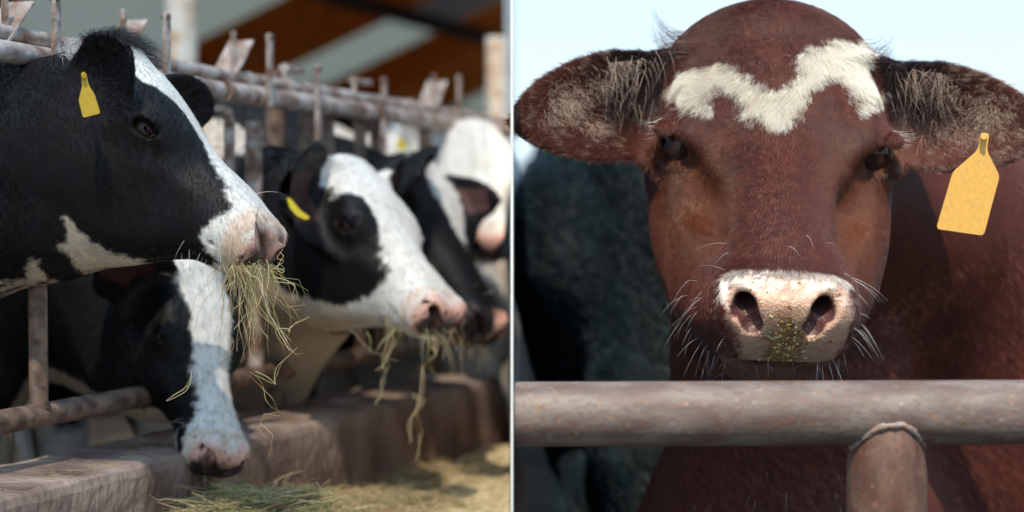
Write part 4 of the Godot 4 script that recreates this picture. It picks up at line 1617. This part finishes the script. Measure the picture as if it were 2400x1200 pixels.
	nose.heightmap_texture = noise_tex(32, 0.035, 2, [], 512, FastNoiseLite.TYPE_CELLULAR)
	nose.heightmap_scale = 0.16
	nose.uv1_triplanar = true
	nose.uv1_scale = Vector3.ONE * 13.0
	nose.subsurf_scatter_enabled = true
	nose.subsurf_scatter_strength = 0.15
	M.nose = nose
	M.hair = hair_mat(0.27, 0.56)
	M.dull_hair = hair_mat(0.5, 0.4)
	M.whisker = plain(Color(0.8, 0.79, 0.76), 0.35)
	M.lash_pale = plain(Color(0.6, 0.56, 0.5), 0.4)
	M.lash_dark = plain(Color(0.015, 0.014, 0.014), 0.4)
	var hay := hair_mat(0.55, 0.4)
	hay.backlight_enabled = true
	hay.backlight = Color(0.45, 0.45, 0.4)
	M.hay = hay


# steel worn to mauve grey and rust, with little orange pits; one turn of the pipe across, metres along
func rail_mat() -> StandardMaterial3D:
	const W := 256
	const H := 1024
	var im := Image.create_empty(W, H, false, Image.FORMAT_RGB8)
	var hm := Image.create_empty(W, H, false, Image.FORMAT_L8)
	var n := FastNoiseLite.new()
	n.noise_type = FastNoiseLite.TYPE_SIMPLEX_SMOOTH
	n.fractal_octaves = 5
	n.frequency = 1.0
	n.seed = 40
	for y in H:
		for x in W:
			var an := TAU * x / W
			var p := Vector3(cos(an) * 0.0415, y * 0.00125, sin(an) * 0.0415)
			var a := n.get_noise_3dv(Vector3(p.x * 30.0, p.y * 9.0, p.z * 30.0))
			var b := n.get_noise_3dv(Vector3(p.x * 120.0, p.y * 60.0, p.z * 120.0) + Vector3(5, 5, 5))
			var s := n.get_noise_3dv(p * 330.0)
			var c := Color(0.1, 0.077, 0.073).lerp(Color(0.2, 0.163, 0.142), clampf(0.5 + a * 1.3, 0, 1))
			c = c.lerp(Color(0.125, 0.08, 0.08), clampf(b * 2.2 - 0.1, 0, 1) * 0.8)
			c = c.lerp(Color(0.2, 0.082, 0.036), clampf(s * 2.6 - 0.35 - a, 0, 1) * 0.8)
			im.set_pixel(x, y, c.linear_to_srgb())
			hm.set_pixel(x, y, Color.WHITE * clampf(0.6 + b * 0.3 - maxf(s, 0.0) * 0.5, 0, 1))
	var g := RandomNumberGenerator.new()
	g.seed = 8
	for i in 800:
		var cx := g.randi() % W
		var cy := g.randi() % H
		var rad := g.randf_range(1.6, 3.6)
		var ring := g.randf() < 0.6
		var o := Color(0.36, 0.17, 0.08) if g.randf() < 0.7 else Color(0.42, 0.34, 0.28)
		for dy in range(-4, 5):
			for dx in range(-4, 5):
				var d := Vector2(dx, dy).length()
				var m := clampf(1.0 - absf(d - rad * 0.7) / 1.1, 0, 1) if ring else clampf(rad - d, 0, 1)
				if m > 0.0:
					var px := posmod(cx + dx, W)
					var py := posmod(cy + dy, H)
					im.set_pixel(px, py, im.get_pixel(px, py).lerp(o.linear_to_srgb(), m * 0.4))
					hm.set_pixel(px, py, hm.get_pixel(px, py).darkened(m * 0.4))
	var mat := StandardMaterial3D.new()
	mat.albedo_texture = ImageTexture.create_from_image(im)
	mat.uv1_scale = Vector3(1, 1.0 / 1.28, 1)
	mat.roughness = 0.55
	mat.metallic_specular = 0.45
	mat.heightmap_enabled = true
	mat.heightmap_texture = ImageTexture.create_from_image(hm)
	mat.heightmap_scale = 0.08
	return mat

var jobs: Array = []
var next_job := 0
var gate := Mutex.new()

func worker() -> void:
	while true:
		gate.lock()
		var i := next_job
		next_job += 1
		gate.unlock()
		if i >= jobs.size():
			return
		(jobs[i] as Body).mesh()

func mesh_cows() -> void:
	for cow: Cow in cows:
		for g: Dictionary in cow.grids:
			var b := Body.new()
			b.comps = cow.comps
			b.box = g.box
			b.cell = g.cell * quick
			if g.has("hole") and g.hole.size.x > 0 and g.hole.size.y > 0 and g.hole.size.z > 0:
				b.hole = g.hole
				b.holed = true
			g.body = b
			jobs.append(b)
	var threads: Array[Thread] = []
	for i in 4:
		var t := Thread.new()
		t.start(worker)
		threads.append(t)
	for t in threads:
		t.wait_to_finish()
	for cow: Cow in cows:
		for g: Dictionary in cow.grids:
			var b: Body = g.body
			var first := cow.verts.size()
			cow.verts.append_array(b.verts)
			cow.norms.append_array(b.norms)
			for t in b.tris:
				cow.tris.append(first + t)

func grid(cow: Cow, box: AABB, cell: float, coarse: float) -> void:
	cow.grids.append({"box": box, "cell": cell})
	var big := AABB(box.position, Vector3.ZERO)
	for c: Comp in cow.comps:
		if not c.cut:
			big = big.merge(AABB(c.center - Vector3.ONE * (c.reach + 0.03), Vector3.ONE * 2 * (c.reach + 0.03)))
	cow.grids.append({"box": big, "cell": coarse, "hole": box.grow(-cell * 3.0 - coarse * 2.0)})

# ---------------------------------------------------------------- field modelling of the animals
class Comp:
	var kind := 0            # 0 head loft, 1 tapered bone, 2 ellipsoid, 3 ear leaf
	var cut := false
	var k := 0.02
	var center := Vector3.ZERO
	var reach := 1.0
	var inv := Transform3D()
	var size := 1.0
	var a := Vector3.ZERO
	var b := Vector3.ZERO
	var ra := 0.1
	var rb := 0.1
	var side := Vector3.ZERO
	var squash := 1.0
	var rad := Vector3.ONE
	var top: PackedFloat32Array
	var bot: PackedFloat32Array
	var wid: PackedFloat32Array
	var low: PackedFloat32Array
	var wmax := 0.3
	var cup := 1.0
	var thick := 0.05
	var roll := 0.0

	# height of an ear point over the leaf's middle sheet
	func sheet(t: Vector3) -> float:
		var zz := t.z / wmax
		return t.y - lerpf(cup, cup * 0.35, clampf(t.x, 0.0, 1.0)) * wmax * (minf(zz * zz, 1.6) - 0.3) + roll * t.x * t.x

	func dist(p: Vector3) -> float:
		if kind == 1:
			var q := p
			if squash != 1.0:
				q += side * (side.dot(p - a) * (1.0 / squash - 1.0))
			var ab := b - a
			var bb := b
			if squash != 1.0:
				bb += side * (side.dot(ab) * (1.0 / squash - 1.0))
				ab = bb - a
			var t := clampf((q - a).dot(ab) / ab.length_squared(), 0.0, 1.0)
			t = t * t * (3.0 - 2.0 * t) * 0.4 + t * 0.6
			return (q.distance_to(a + ab * t) - lerpf(ra, rb, t)) * (squash if squash < 1.0 else 1.0)
		if kind == 2:
			var q2 := inv * p
			var n := (q2 / rad).length()
			return (n - 1.0) * minf(rad.x, minf(rad.y, rad.z)) * size
		if kind == 0:
			var q3 := inv * p
			var f := clampf((q3.x + 0.1) / 1.2, 0.0, 0.9999) * 48.0
			var i := int(f)
			var r := f - i
			var tp := lerpf(top[i], top[i + 1], r)
			var bt := lerpf(bot[i], bot[i + 1], r)
			var w := lerpf(wid[i], wid[i + 1], r)
			var lo := lerpf(low[i], low[i + 1], r)
			var h := (tp - bt) * 0.5
			var s := (q3.y - (tp + bt) * 0.5) / h
			var g := clampf((0.35 - s) / 1.35, 0.0, 1.0)
			var w2 := w * (1.0 - lo * g * g)
			var e := 0.0
			if q3.x > 0.9:
				e = (q3.x - 0.9) / 0.1
			elif q3.x < 0.1:
				e = (0.1 - q3.x) / 0.15
			var pw := 2.5
			var v := pow(pow(absf(q3.z) / w2, pw) + pow(absf(s), pw) + pow(e, pw), 1.0 / pw)
			return (v - 1.0) * minf(w2, h) * size
		# ear leaf: x along, y towards the opening, z across
		var q4 := inv * p
		var x := clampf(q4.x, 0.0, 1.0)
		var wd := wmax
		if x > 0.42:
			var m := (x - 0.42) / 0.58
			wd *= pow(maxf(0.0, 1.0 - m * m), 0.62) + 0.04
		else:
			var m2 := (0.42 - x) / 0.42
			wd *= 1.0 - 0.5 * m2 * m2
		var cu := lerpf(cup, cup * 0.35, x)
		var zz := q4.z / wd
		var th := thick * (1.25 - 0.6 * x)
		var yy := (q4.y - cu * wd * (minf(zz * zz, 1.6) - 0.3) + roll * x * x) / th
		var ex := 0.0
		if q4.x > 0.97:
			ex = (q4.x - 0.97) / 0.05
		elif q4.x < 0.0:
			ex = -q4.x / 0.1
		return (sqrt(zz * zz * zz * zz + yy * yy + ex * ex) - 1.0) * th * size * 0.8


class Body:
	var comps: Array = []
	var box := AABB()
	var hole := AABB()
	var holed := false
	var cell := 0.005
	var verts := PackedVector3Array()
	var norms := PackedVector3Array()
	var tris := PackedInt32Array()

	func eval(p: Vector3, list: Array) -> float:
		var d := 1.0e3
		for c: Comp in list:
			var e := c.dist(p)
			var k := c.k
			if c.cut:
				e = -e
				var h := maxf(k - absf(d - e), 0.0) / k
				d = maxf(d, e) + h * h * k * 0.25
			else:
				var h2 := maxf(k - absf(d - e), 0.0) / k
				d = minf(d, e) - h2 * h2 * k * 0.25
		return d

	func mesh() -> void:
		const N := 8
		var nb := Vector3i((box.size / (cell * N)).ceil())
		var sx := nb.x * N + 1
		var sy := nb.y * N + 1
		var sz := nb.z * N + 1
		var val := PackedFloat32Array()
		val.resize(sx * sy * sz)
		val.fill(1.0)
		var idx := PackedInt32Array()
		idx.resize(sx * sy * sz)
		idx.fill(-1)
		var o := box.position
		var half := cell * N * 0.5
		var live: Array[Vector3i] = []
		for bz in nb.z:
			for by in nb.y:
				for bx in nb.x:
					var mid := o + Vector3(bx, by, bz) * (cell * N) + Vector3.ONE * half
					var list := []
					var near := half * 1.74
					for c: Comp in comps:
						if mid.distance_to(c.center) < c.reach + near + c.k * 2.0 + 0.02:
							list.append(c)
					if list.is_empty():
						continue
					var d := eval(mid, list)
					if d > near * 1.7:
						continue
					var full := d < -near * 2.6
					if not full:
						live.append(Vector3i(bx, by, bz))
					for iz in N + 1:
						for iy in N + 1:
							var at := (bx * N) + sx * ((by * N + iy) + sy * (bz * N + iz))
							var p := o + Vector3(bx * N, by * N + iy, bz * N + iz) * cell
							for ix in N + 1:
								if full:
									if val[at + ix] > 0.9:
										val[at + ix] = -1.0
								else:
									var old := val[at + ix]
									if old >= 0.9 or old <= -0.9:
										val[at + ix] = clampf(eval(p, list), -0.89, 0.89)
								p.x += cell
		var off: Array[int] = [0, 1, sx, sx + 1, sx * sy, sx * sy + 1, sx * sy + sx, sx * sy + sx + 1]
		var pos: Array[Vector3] = []
		for i in 8:
			pos.append(Vector3(i & 1, (i >> 1) & 1, (i >> 2) & 1))
		var ea: Array[int] = [0, 2, 4, 6, 0, 1, 4, 5, 0, 1, 2, 3]
		var eb: Array[int] = [1, 3, 5, 7, 2, 3, 6, 7, 4, 5, 6, 7]
		var cells := PackedInt32Array()
		for b3 in live:
			for iz in N:
				for iy in N:
					for ix in N:
						var x := b3.x * N + ix
						var y := b3.y * N + iy
						var z := b3.z * N + iz
						var at := x + sx * (y + sy * z)
						var f0 := val[at]
						var f1 := val[at + 1]
						var f2 := val[at + sx]
						var f3 := val[at + sx + 1]
						var at2 := at + sx * sy
						var f4 := val[at2]
						var f5 := val[at2 + 1]
						var f6 := val[at2 + sx]
						var f7 := val[at2 + sx + 1]
						var neg := int(f0 < 0) + int(f1 < 0) + int(f2 < 0) + int(f3 < 0) + int(f4 < 0) + int(f5 < 0) + int(f6 < 0) + int(f7 < 0)
						if neg == 0 or neg == 8:
							continue
						var f: Array[float] = [f0, f1, f2, f3, f4, f5, f6, f7]
						var sum := Vector3.ZERO
						var cnt := 0
						for e in 12:
							var fa := f[ea[e]]
							var fb := f[eb[e]]
							if (fa < 0) != (fb < 0):
								sum += pos[ea[e]].lerp(pos[eb[e]], fa / (fa - fb))
								cnt += 1
						sum /= cnt
						var w := o + (Vector3(x, y, z) + sum) * cell
						if holed and hole.has_point(w):
							continue
						idx[at] = verts.size()
						verts.append(w)
						var u := sum
						var gx := lerpf(lerpf(f1 - f0, f3 - f2, u.y), lerpf(f5 - f4, f7 - f6, u.y), u.z)
						var gy := lerpf(lerpf(f2 - f0, f3 - f1, u.x), lerpf(f6 - f4, f7 - f5, u.x), u.z)
						var gz := lerpf(lerpf(f4 - f0, f5 - f1, u.x), lerpf(f6 - f2, f7 - f3, u.x), u.y)
						norms.append(Vector3(gx, gy, gz).normalized())
						cells.append(at)
		for at in cells:
			var neg0 := val[at] < 0
			for ax in 3:
				var step: int = [1, sx, sx * sy][ax]
				if (val[at + step] < 0) == neg0:
					continue
				var s1: int = [sx, sx * sy, 1][ax]
				var s2: int = [sx * sy, 1, sx][ax]
				if at - s1 - s2 < 0:
					continue
				var q0 := idx[at]
				var q1 := idx[at - s1]
				var q2 := idx[at - s1 - s2]
				var q3 := idx[at - s2]
				if q1 < 0 or q2 < 0 or q3 < 0:
					continue
				if neg0:
					tris.append_array([q0, q2, q1, q0, q3, q2])
				else:
					tris.append_array([q0, q1, q2, q0, q2, q3])


class Cow:
	var name := ""
	var comps: Array = []
	var head := Transform3D()      # local head axes (x poll to muzzle, y forehead, z side) -> world, one unit is the head length
	var inv := Transform3D()
	var length := 0.5
	var wide := 1.0
	var opts := {}
	var base := Vector3.ZERO       # ground under the body
	var fore := Vector3.RIGHT      # body heading
	var grids: Array = []
	var ears: Array = []
	var eyes: Array = []
	var eye_dirs: Array = []
	var nostrils: Array = []
	var paint := 0
	var thing: Node3D
	var node: MeshInstance3D
	var verts := PackedVector3Array()
	var norms := PackedVector3Array()
	var tris := PackedInt32Array()
	var cols := PackedColorArray()
	var rng := RandomNumberGenerator.new()


static func table(points: Array) -> PackedFloat32Array:
	# values at 49 stations of u = -0.1 .. 1.1 through the given (u, value) points, smooth (Catmull-Rom)
	var out := PackedFloat32Array()
	for i in 50:
		var u := -0.1 + 1.2 * i / 48.0
		var j := 0
		while j < points.size() - 2 and u > points[j + 1].x:
			j += 1
		var p0: Vector2 = points[maxi(j - 1, 0)]
		var p1: Vector2 = points[j]
		var p2: Vector2 = points[j + 1]
		var p3: Vector2 = points[mini(j + 2, points.size() - 1)]
		var t := clampf((u - p1.x) / (p2.x - p1.x), 0.0, 1.0)
		var m1 := (p2.y - p0.y) / maxf(p2.x - p0.x, 0.01) * (p2.x - p1.x)
		var m2 := (p3.y - p1.y) / maxf(p3.x - p1.x, 0.01) * (p2.x - p1.x)
		var t2 := t * t
		var t3 := t2 * t
		out.append((2 * t3 - 3 * t2 + 1) * p1.y + (t3 - 2 * t2 + t) * m1 + (-2 * t3 + 3 * t2) * p2.y + (t3 - t2) * m2)
	return out


static func bone(a: Vector3, b: Vector3, ra: float, rb: float, k := 0.05, side := Vector3.ZERO, squash := 1.0, cut := false) -> Comp:
	var c := Comp.new()
	c.kind = 1
	c.a = a
	c.b = b
	c.ra = ra
	c.rb = rb
	c.k = k
	c.side = side
	c.squash = squash
	c.cut = cut
	c.center = (a + b) * 0.5
	c.reach = a.distance_to(b) * 0.5 + maxf(ra, rb) * maxf(1.0, squash)
	return c


static func blob(frame: Transform3D, at: Vector3, rad: Vector3, k: float, size: float, cut := false, turn := Basis()) -> Comp:
	var c := Comp.new()
	c.kind = 2
	var t := frame * Transform3D(turn, at)
	c.inv = t.affine_inverse()
	c.rad = rad
	c.size = size
	c.k = k * size
	c.cut = cut
	c.center = t.origin
	c.reach = maxf(rad.x, maxf(rad.y, rad.z)) * size
	return c


static func lbone(frame: Transform3D, a: Vector3, b: Vector3, ra: float, rb: float, k: float, size: float, cut := false) -> Comp:
	return bone(frame * a, frame * b, ra * size, rb * size, k * size, Vector3.ZERO, 1.0, cut)


static func ear(base: Vector3, tip: Vector3, opening: Vector3, wmax: float, cup: float, k: float, thick := 0.055, roll := 0.0) -> Comp:
	var c := Comp.new()
	c.kind = 3
	var x := tip - base
	var l := x.length()
	x /= l
	var y := (opening - x * opening.dot(x)).normalized()
	var z := x.cross(y)
	c.inv = Transform3D(Basis(x * l, y * l, z * l), base).affine_inverse()
	c.size = l
	c.wmax = wmax
	c.cup = cup
	c.thick = thick
	c.roll = roll
	c.k = k
	c.center = base + x * l * 0.5
	c.reach = l * 0.75
	return c


# A head whose poll and nose lie at the two points; rolled so that its forehead faces `brow`. o: shape numbers
func make_head(cow: Cow, poll: Vector3, nose: Vector3, brow: Vector3, o: Dictionary) -> void:
	var x := nose - poll
	var l := x.length()
	x /= l
	var y := (brow - x * brow.dot(x)).normalized()
	var z := x.cross(y)
	var w: float = o.get("wide", 1.0)
	var deep: float = o.get("deep", 1.0)
	var mz: float = o.get("muzzle", 1.0)
	var dome: float = o.get("dome", 0.0)
	var ck: float = o.get("cheek", 1.0)
	var eu: float = o.get("eye", 0.335)
	cow.opts = o
	cow.length = l
	cow.wide = w
	cow.head = Transform3D(Basis(x * l, y * l, z * l), poll)
	cow.inv = cow.head.affine_inverse()
	var f := cow.head
	var c := Comp.new()
	c.kind = 0
	c.size = l
	c.k = 0.01
	c.inv = cow.inv
	c.top = table([Vector2(-0.1, -0.06), Vector2(0.0, -0.005 + dome), Vector2(0.12, 0.006 + dome), Vector2(0.28, 0.008 + dome * 0.6), Vector2(0.45, -0.002), Vector2(0.65, -0.008), Vector2(0.82, 0.0), Vector2(0.92, -0.003), Vector2(1.0, -0.025), Vector2(1.1, -0.05)])
	c.bot = table([Vector2(-0.1, -0.28 * deep), Vector2(0.05, -0.42 * deep), Vector2(0.2, -0.5 * deep), Vector2(0.32, -0.485 * deep), Vector2(0.5, -0.39 * deep), Vector2(0.68, -0.3 * (deep + mz) * 0.5), Vector2(0.82, -0.255 * mz), Vector2(0.94, -0.23 * mz), Vector2(1.1, -0.18 * mz)])
	c.wid = table([Vector2(-0.1, 0.11 * w), Vector2(0.0, 0.145 * w + float(o.get("crown", 0.0))), Vector2(0.14, 0.19 * w + float(o.get("crown", 0.0)) * 0.6), Vector2(eu - 0.03, 0.2 * w), Vector2(eu + 0.12, 0.172 * w), Vector2(0.62, 0.136 * w), Vector2(0.76, 0.126 * w), Vector2(0.88, 0.142 * w), Vector2(0.96, 0.136 * w), Vector2(1.1, 0.1 * w)])
	c.low = table([Vector2(-0.1, 0.2), Vector2(0.2, 0.25), Vector2(0.45, 0.32), Vector2(0.7, 0.3), Vector2(0.85, 0.15), Vector2(1.1, 0.1)])
	c.center = f * Vector3(0.5, -0.2, 0)
	c.reach = 0.72 * l
	cow.comps.append(c)
	cow.comps.append(blob(f, Vector3(0.03, -0.06 + dome, 0), Vector3(0.075, 0.07, 0.1 * w), 0.08, l))
	for s: float in [-1.0, 1.0]:
		cow.comps.append(blob(f, Vector3(eu - 0.05, -0.055, s * 0.155 * w), Vector3(0.1, 0.045, 0.05), 0.07, l))
		cow.comps.append(blob(f, Vector3(0.27, -0.3 * deep, s * 0.105 * w * ck), Vector3(0.17, 0.15 * deep, 0.075 * w), 0.1, l))
		cow.comps.append(lbone(f, Vector3(0.43, -0.2, s * 0.14 * w), Vector3(0.66, -0.15, s * 0.11 * w), 0.03, 0.02, 0.06, l))
		cow.comps.append(blob(f, Vector3(eu, float(o.get("eye_y", -0.115)), s * (0.195 * w - 0.03 + float(o.get("eye_z", 0.0)))), Vector3(0.075, 0.062, 0.062), 0.05, l))
		if o.has("folds"):
			cow.comps.append(blob(f, Vector3(eu - 0.075, -0.035, s * 0.205), Vector3(0.085, 0.04, 0.05), 0.05, l))
		if o.has("jowl"):
			cow.comps.append(blob(f, Vector3(0.44, -0.27, s * 0.19), Vector3(0.24, 0.15, 0.115), 0.07, l))
			cow.comps.append(blob(f, Vector3(0.66, -0.27, s * 0.15), Vector3(0.22, 0.12, 0.1), 0.09, l))
		cow.comps.append(blob(f, Vector3(0.935, -0.072 * mz, s * 0.082 * w), Vector3(0.055, 0.06, 0.048), 0.05, l))
		cow.comps.append(blob(f, Vector3(0.88, -0.15 * mz, s * 0.09 * w), Vector3(0.08, 0.07 * mz, 0.05), 0.06, l))
	if o.has("chin"):
		cow.comps.append(blob(f, Vector3(0.93, -0.265 * mz, 0), Vector3(0.075, 0.07, 0.11), 0.03, l))
	cow.comps.append(blob(f, Vector3(0.875, -0.225 * mz, 0), Vector3(0.085, 0.05, 0.08 * w), 0.03, l))
	cow.comps.append(blob(f, Vector3(0.985, -0.11 * mz, 0), Vector3(0.03, 0.08 * mz, 0.08 * w), 0.05, l))


# cuts come after everything that is added
func cut_head(cow: Cow) -> void:
	var f := cow.head
	var l := cow.length
	var w := cow.wide
	var mz: float = cow.opts.get("muzzle", 1.0)
	var eu: float = cow.opts.get("eye", 0.335)
	var wing: float = cow.opts.get("wing", 0.122)
	for s: float in [-1.0, 1.0]:
		var n: Vector3 = (cow.opts.get("gaze", Vector3(0.34, 0.26, 0.9)) as Vector3) * Vector3(1, 1, s)
		n = n.normalized()
		var e := Vector3(eu, float(cow.opts.get("eye_y", -0.115)), s * (0.195 * w - 0.012 + float(cow.opts.get("eye_z", 0.0))))
		cow.eyes.append(f * (e + n * (-0.004 if cow.paint > 0 else -0.021)))
		cow.eye_dirs.append((f.basis * n).normalized())
		# lids, then the opening between them
		var ld: float = cow.opts.get("lid", 1.0)
		cow.comps.append(lbone(f, e + n * 0.03 + Vector3(-0.05, 0.022, 0), e + n * 0.046 + Vector3(0.004, 0.038, 0), 0.011 * ld, 0.015 * ld, 0.02, l))
		cow.comps.append(lbone(f, e + n * 0.046 + Vector3(0.004, 0.038, 0), e + n * 0.034 + Vector3(0.056, 0.0, 0), 0.015 * ld, 0.009 * ld, 0.02, l))
		cow.comps.append(lbone(f, e + n * 0.034 + Vector3(0.05, -0.022, 0), e + n * 0.034 + Vector3(-0.04, -0.036, 0), 0.01 * ld, 0.01 * ld, 0.02, l))
		var y := (Vector3(-0.32, 1, 0) - n * n.dot(Vector3(-0.32, 1, 0))).normalized()
		cow.comps.append(blob(f, e + n * 0.046, Vector3(0.047, 0.027, 0.05) * float(cow.opts.get("eye_size", 1.0)), 0.012, l, true, Basis(y.cross(n), y, n)))
		cow.comps.append(lbone(f, e + n * 0.047 + Vector3(0.05, -0.03, 0), e + n * 0.04 + Vector3(0.095, -0.075, 0), 0.008, 0.006, 0.03, l, true))
		if cow.opts.has("folds"):
			# folds of skin over and under the eye
			for fo: Array in [[0.085, 0.058, 0.007], [0.11, 0.03, 0.005]]:
				cow.comps.append(lbone(f, e + n * 0.03 + y * fo[0] + Vector3(-0.07, -0.02, 0), e + n * 0.036 + y * (fo[0] + 0.008), fo[2], fo[2], 0.02, l, true))
				cow.comps.append(lbone(f, e + n * 0.036 + y * (fo[0] + 0.008), e + n * 0.02 + y * fo[1] + Vector3(0.08, 0, 0), fo[2], 0.003, 0.02, l, true))
			cow.comps.append(lbone(f, e + n * 0.03 - y * 0.055 + Vector3(-0.05, 0, 0), e + n * 0.032 - y * 0.06 + Vector3(0.04, 0, 0), 0.006, 0.006, 0.02, l, true))
			cow.comps.append(lbone(f, e + n * 0.026 + Vector3(0.07, -0.0, -s * 0.03), e + Vector3(0.19, 0.0, -s * 0.06), 0.02, 0.02, 0.07, l, true))
			cow.comps.append(lbone(f, e + Vector3(0.19, 0.0, -s * 0.06), e + Vector3(0.33, 0.005, -s * 0.1), 0.018, 0.006, 0.08, l, true))
		# nostril: comma from the front up and out, and its passage
		var up: float = cow.opts.get("nose_up", 0.0)
		var n0 := Vector3(1.0, -0.108 * mz + up, s * 0.055 * w)
		var n1 := Vector3(0.975, -0.06 * mz + up * 1.3, s * 0.09 * w)
		var n2 := Vector3(0.94, -0.05 * mz + up, s * wing * w)
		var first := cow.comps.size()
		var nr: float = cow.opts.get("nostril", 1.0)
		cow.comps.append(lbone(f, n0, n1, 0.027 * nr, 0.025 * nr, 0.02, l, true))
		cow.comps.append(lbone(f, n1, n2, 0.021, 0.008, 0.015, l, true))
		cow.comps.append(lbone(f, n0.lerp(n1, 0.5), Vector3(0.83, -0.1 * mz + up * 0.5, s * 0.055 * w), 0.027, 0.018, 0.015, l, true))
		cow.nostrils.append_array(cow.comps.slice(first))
		# mouth
		var m := -0.19 * mz
		cow.comps.append(lbone(f, Vector3(1.0, m, 0), Vector3(0.965, m, s * 0.075 * w), 0.01, 0.01, 0.02, l, true))
		cow.comps.append(lbone(f, Vector3(0.965, m, s * 0.075 * w), Vector3(0.87, m - 0.012, s * 0.125 * w), 0.009, 0.006, 0.02, l, true))
		cow.comps.append(lbone(f, Vector3(0.87, m - 0.012, s * 0.125 * w), Vector3(0.76, m - 0.02, s * 0.115 * w), 0.006, 0.001, 0.02, l, true))


# neck, trunk and legs behind a head; wither is the top of the shoulders, heading the way the animal faces, s its size
func make_trunk(cow: Cow, wither: Vector3, heading: Vector3, s: float, neck: float, neck_side: Vector3, floor_y: float, flat := 0.72) -> void:
	var f := cow.head
	var l := cow.length
	var r := heading.normalized()
	var up := Vector3.UP
	var sd := r.cross(up).normalized()
	cow.fore = r
	cow.base = Vector3(wither.x, floor_y, wither.z) - r * 0.7 * s
	var g := func(x: float, y: float, z: float) -> Vector3: return wither + (r * x + up * y + sd * z) * s
	var c := cow.comps
	var nb: Vector3 = g.call(0.05, -0.3, 0)
	var j := f * Vector3(0.24, -0.31, 0)
	c.append(bone(j, j.lerp(nb, 0.5), 0.135 * neck * l / 0.5, 0.19 * neck * s, 0.06, neck_side, flat))
	c.append(bone(j.lerp(nb, 0.5), nb, 0.19 * neck * s, 0.26 * s, 0.08, neck_side, flat))
	c.append(bone(f * Vector3(0.08, -0.2, 0), g.call(-0.05, -0.09, 0), 0.06 * l / 0.5, 0.1 * s, 0.05, neck_side, 0.9))
	if not cow.opts.get("no_dewlap", false):
		c.append(bone(f * Vector3(0.3, -0.42, 0), g.call(0.18, -0.6, 0), 0.035, 0.12 * s, 0.1, neck_side, 0.55))
	c.append(bone(g.call(-0.08, -0.36, 0), g.call(-0.85, -0.42, 0), 0.31 * s, 0.4 * s, 0.1, sd, 0.86))
	c.append(bone(g.call(-0.85, -0.42, 0), g.call(-1.35, -0.27, 0), 0.38 * s, 0.26 * s, 0.1, sd, 0.95))
	c.append(bone(g.call(-0.02, -0.08, 0), g.call(-1.4, -0.05, 0), 0.08 * s, 0.09 * s, 0.12))
	for q: float in [-1.0, 1.0]:
		c.append(bone(g.call(0.0, -0.35, q * 0.16), g.call(-0.02, -0.66, q * 0.17), 0.15 * s, 0.1 * s, 0.08))
		c.append(bone(g.call(-0.02, -0.66, q * 0.17), g.call(0.0, -0.98, q * 0.15), 0.085 * s, 0.052 * s, 0.04))
		c.append(bone(g.call(0.0, -0.98, q * 0.15), g.call(0.0, -1.27, q * 0.15), 0.048 * s, 0.036 * s, 0.03))
		c.append(bone(g.call(0.0, -1.27, q * 0.15), g.call(0.04, -1.36, q * 0.15), 0.042 * s, 0.055 * s, 0.03))
		c.append(bone(g.call(-1.3, -0.32, q * 0.2), g.call(-1.15, -0.68, q * 0.21), 0.19 * s, 0.11 * s, 0.08))
		c.append(bone(g.call(-1.15, -0.68, q * 0.21), g.call(-1.45, -0.9, q * 0.19), 0.1 * s, 0.055 * s, 0.05))
		c.append(bone(g.call(-1.45, -0.9, q * 0.19), g.call(-1.4, -1.27, q * 0.18), 0.055 * s, 0.038 * s, 0.03))
		c.append(bone(g.call(-1.4, -1.27, q * 0.18), g.call(-1.36, -1.36, q * 0.18), 0.044 * s, 0.055 * s, 0.03))
		c.append(bone(g.call(-0.95, -0.02, q * 0.02), g.call(-1.1, -0.12, q * 0.24), 0.05 * s, 0.06 * s, 0.12))
	c.append(bone(g.call(-1.55, -0.08, 0), g.call(-1.68, -0.35, 0), 0.04 * s, 0.03 * s, 0.05))
	c.append(bone(g.call(-1.68, -0.35, 0), g.call(-1.66, -0.95, 0), 0.026 * s, 0.04 * s, 0.03))
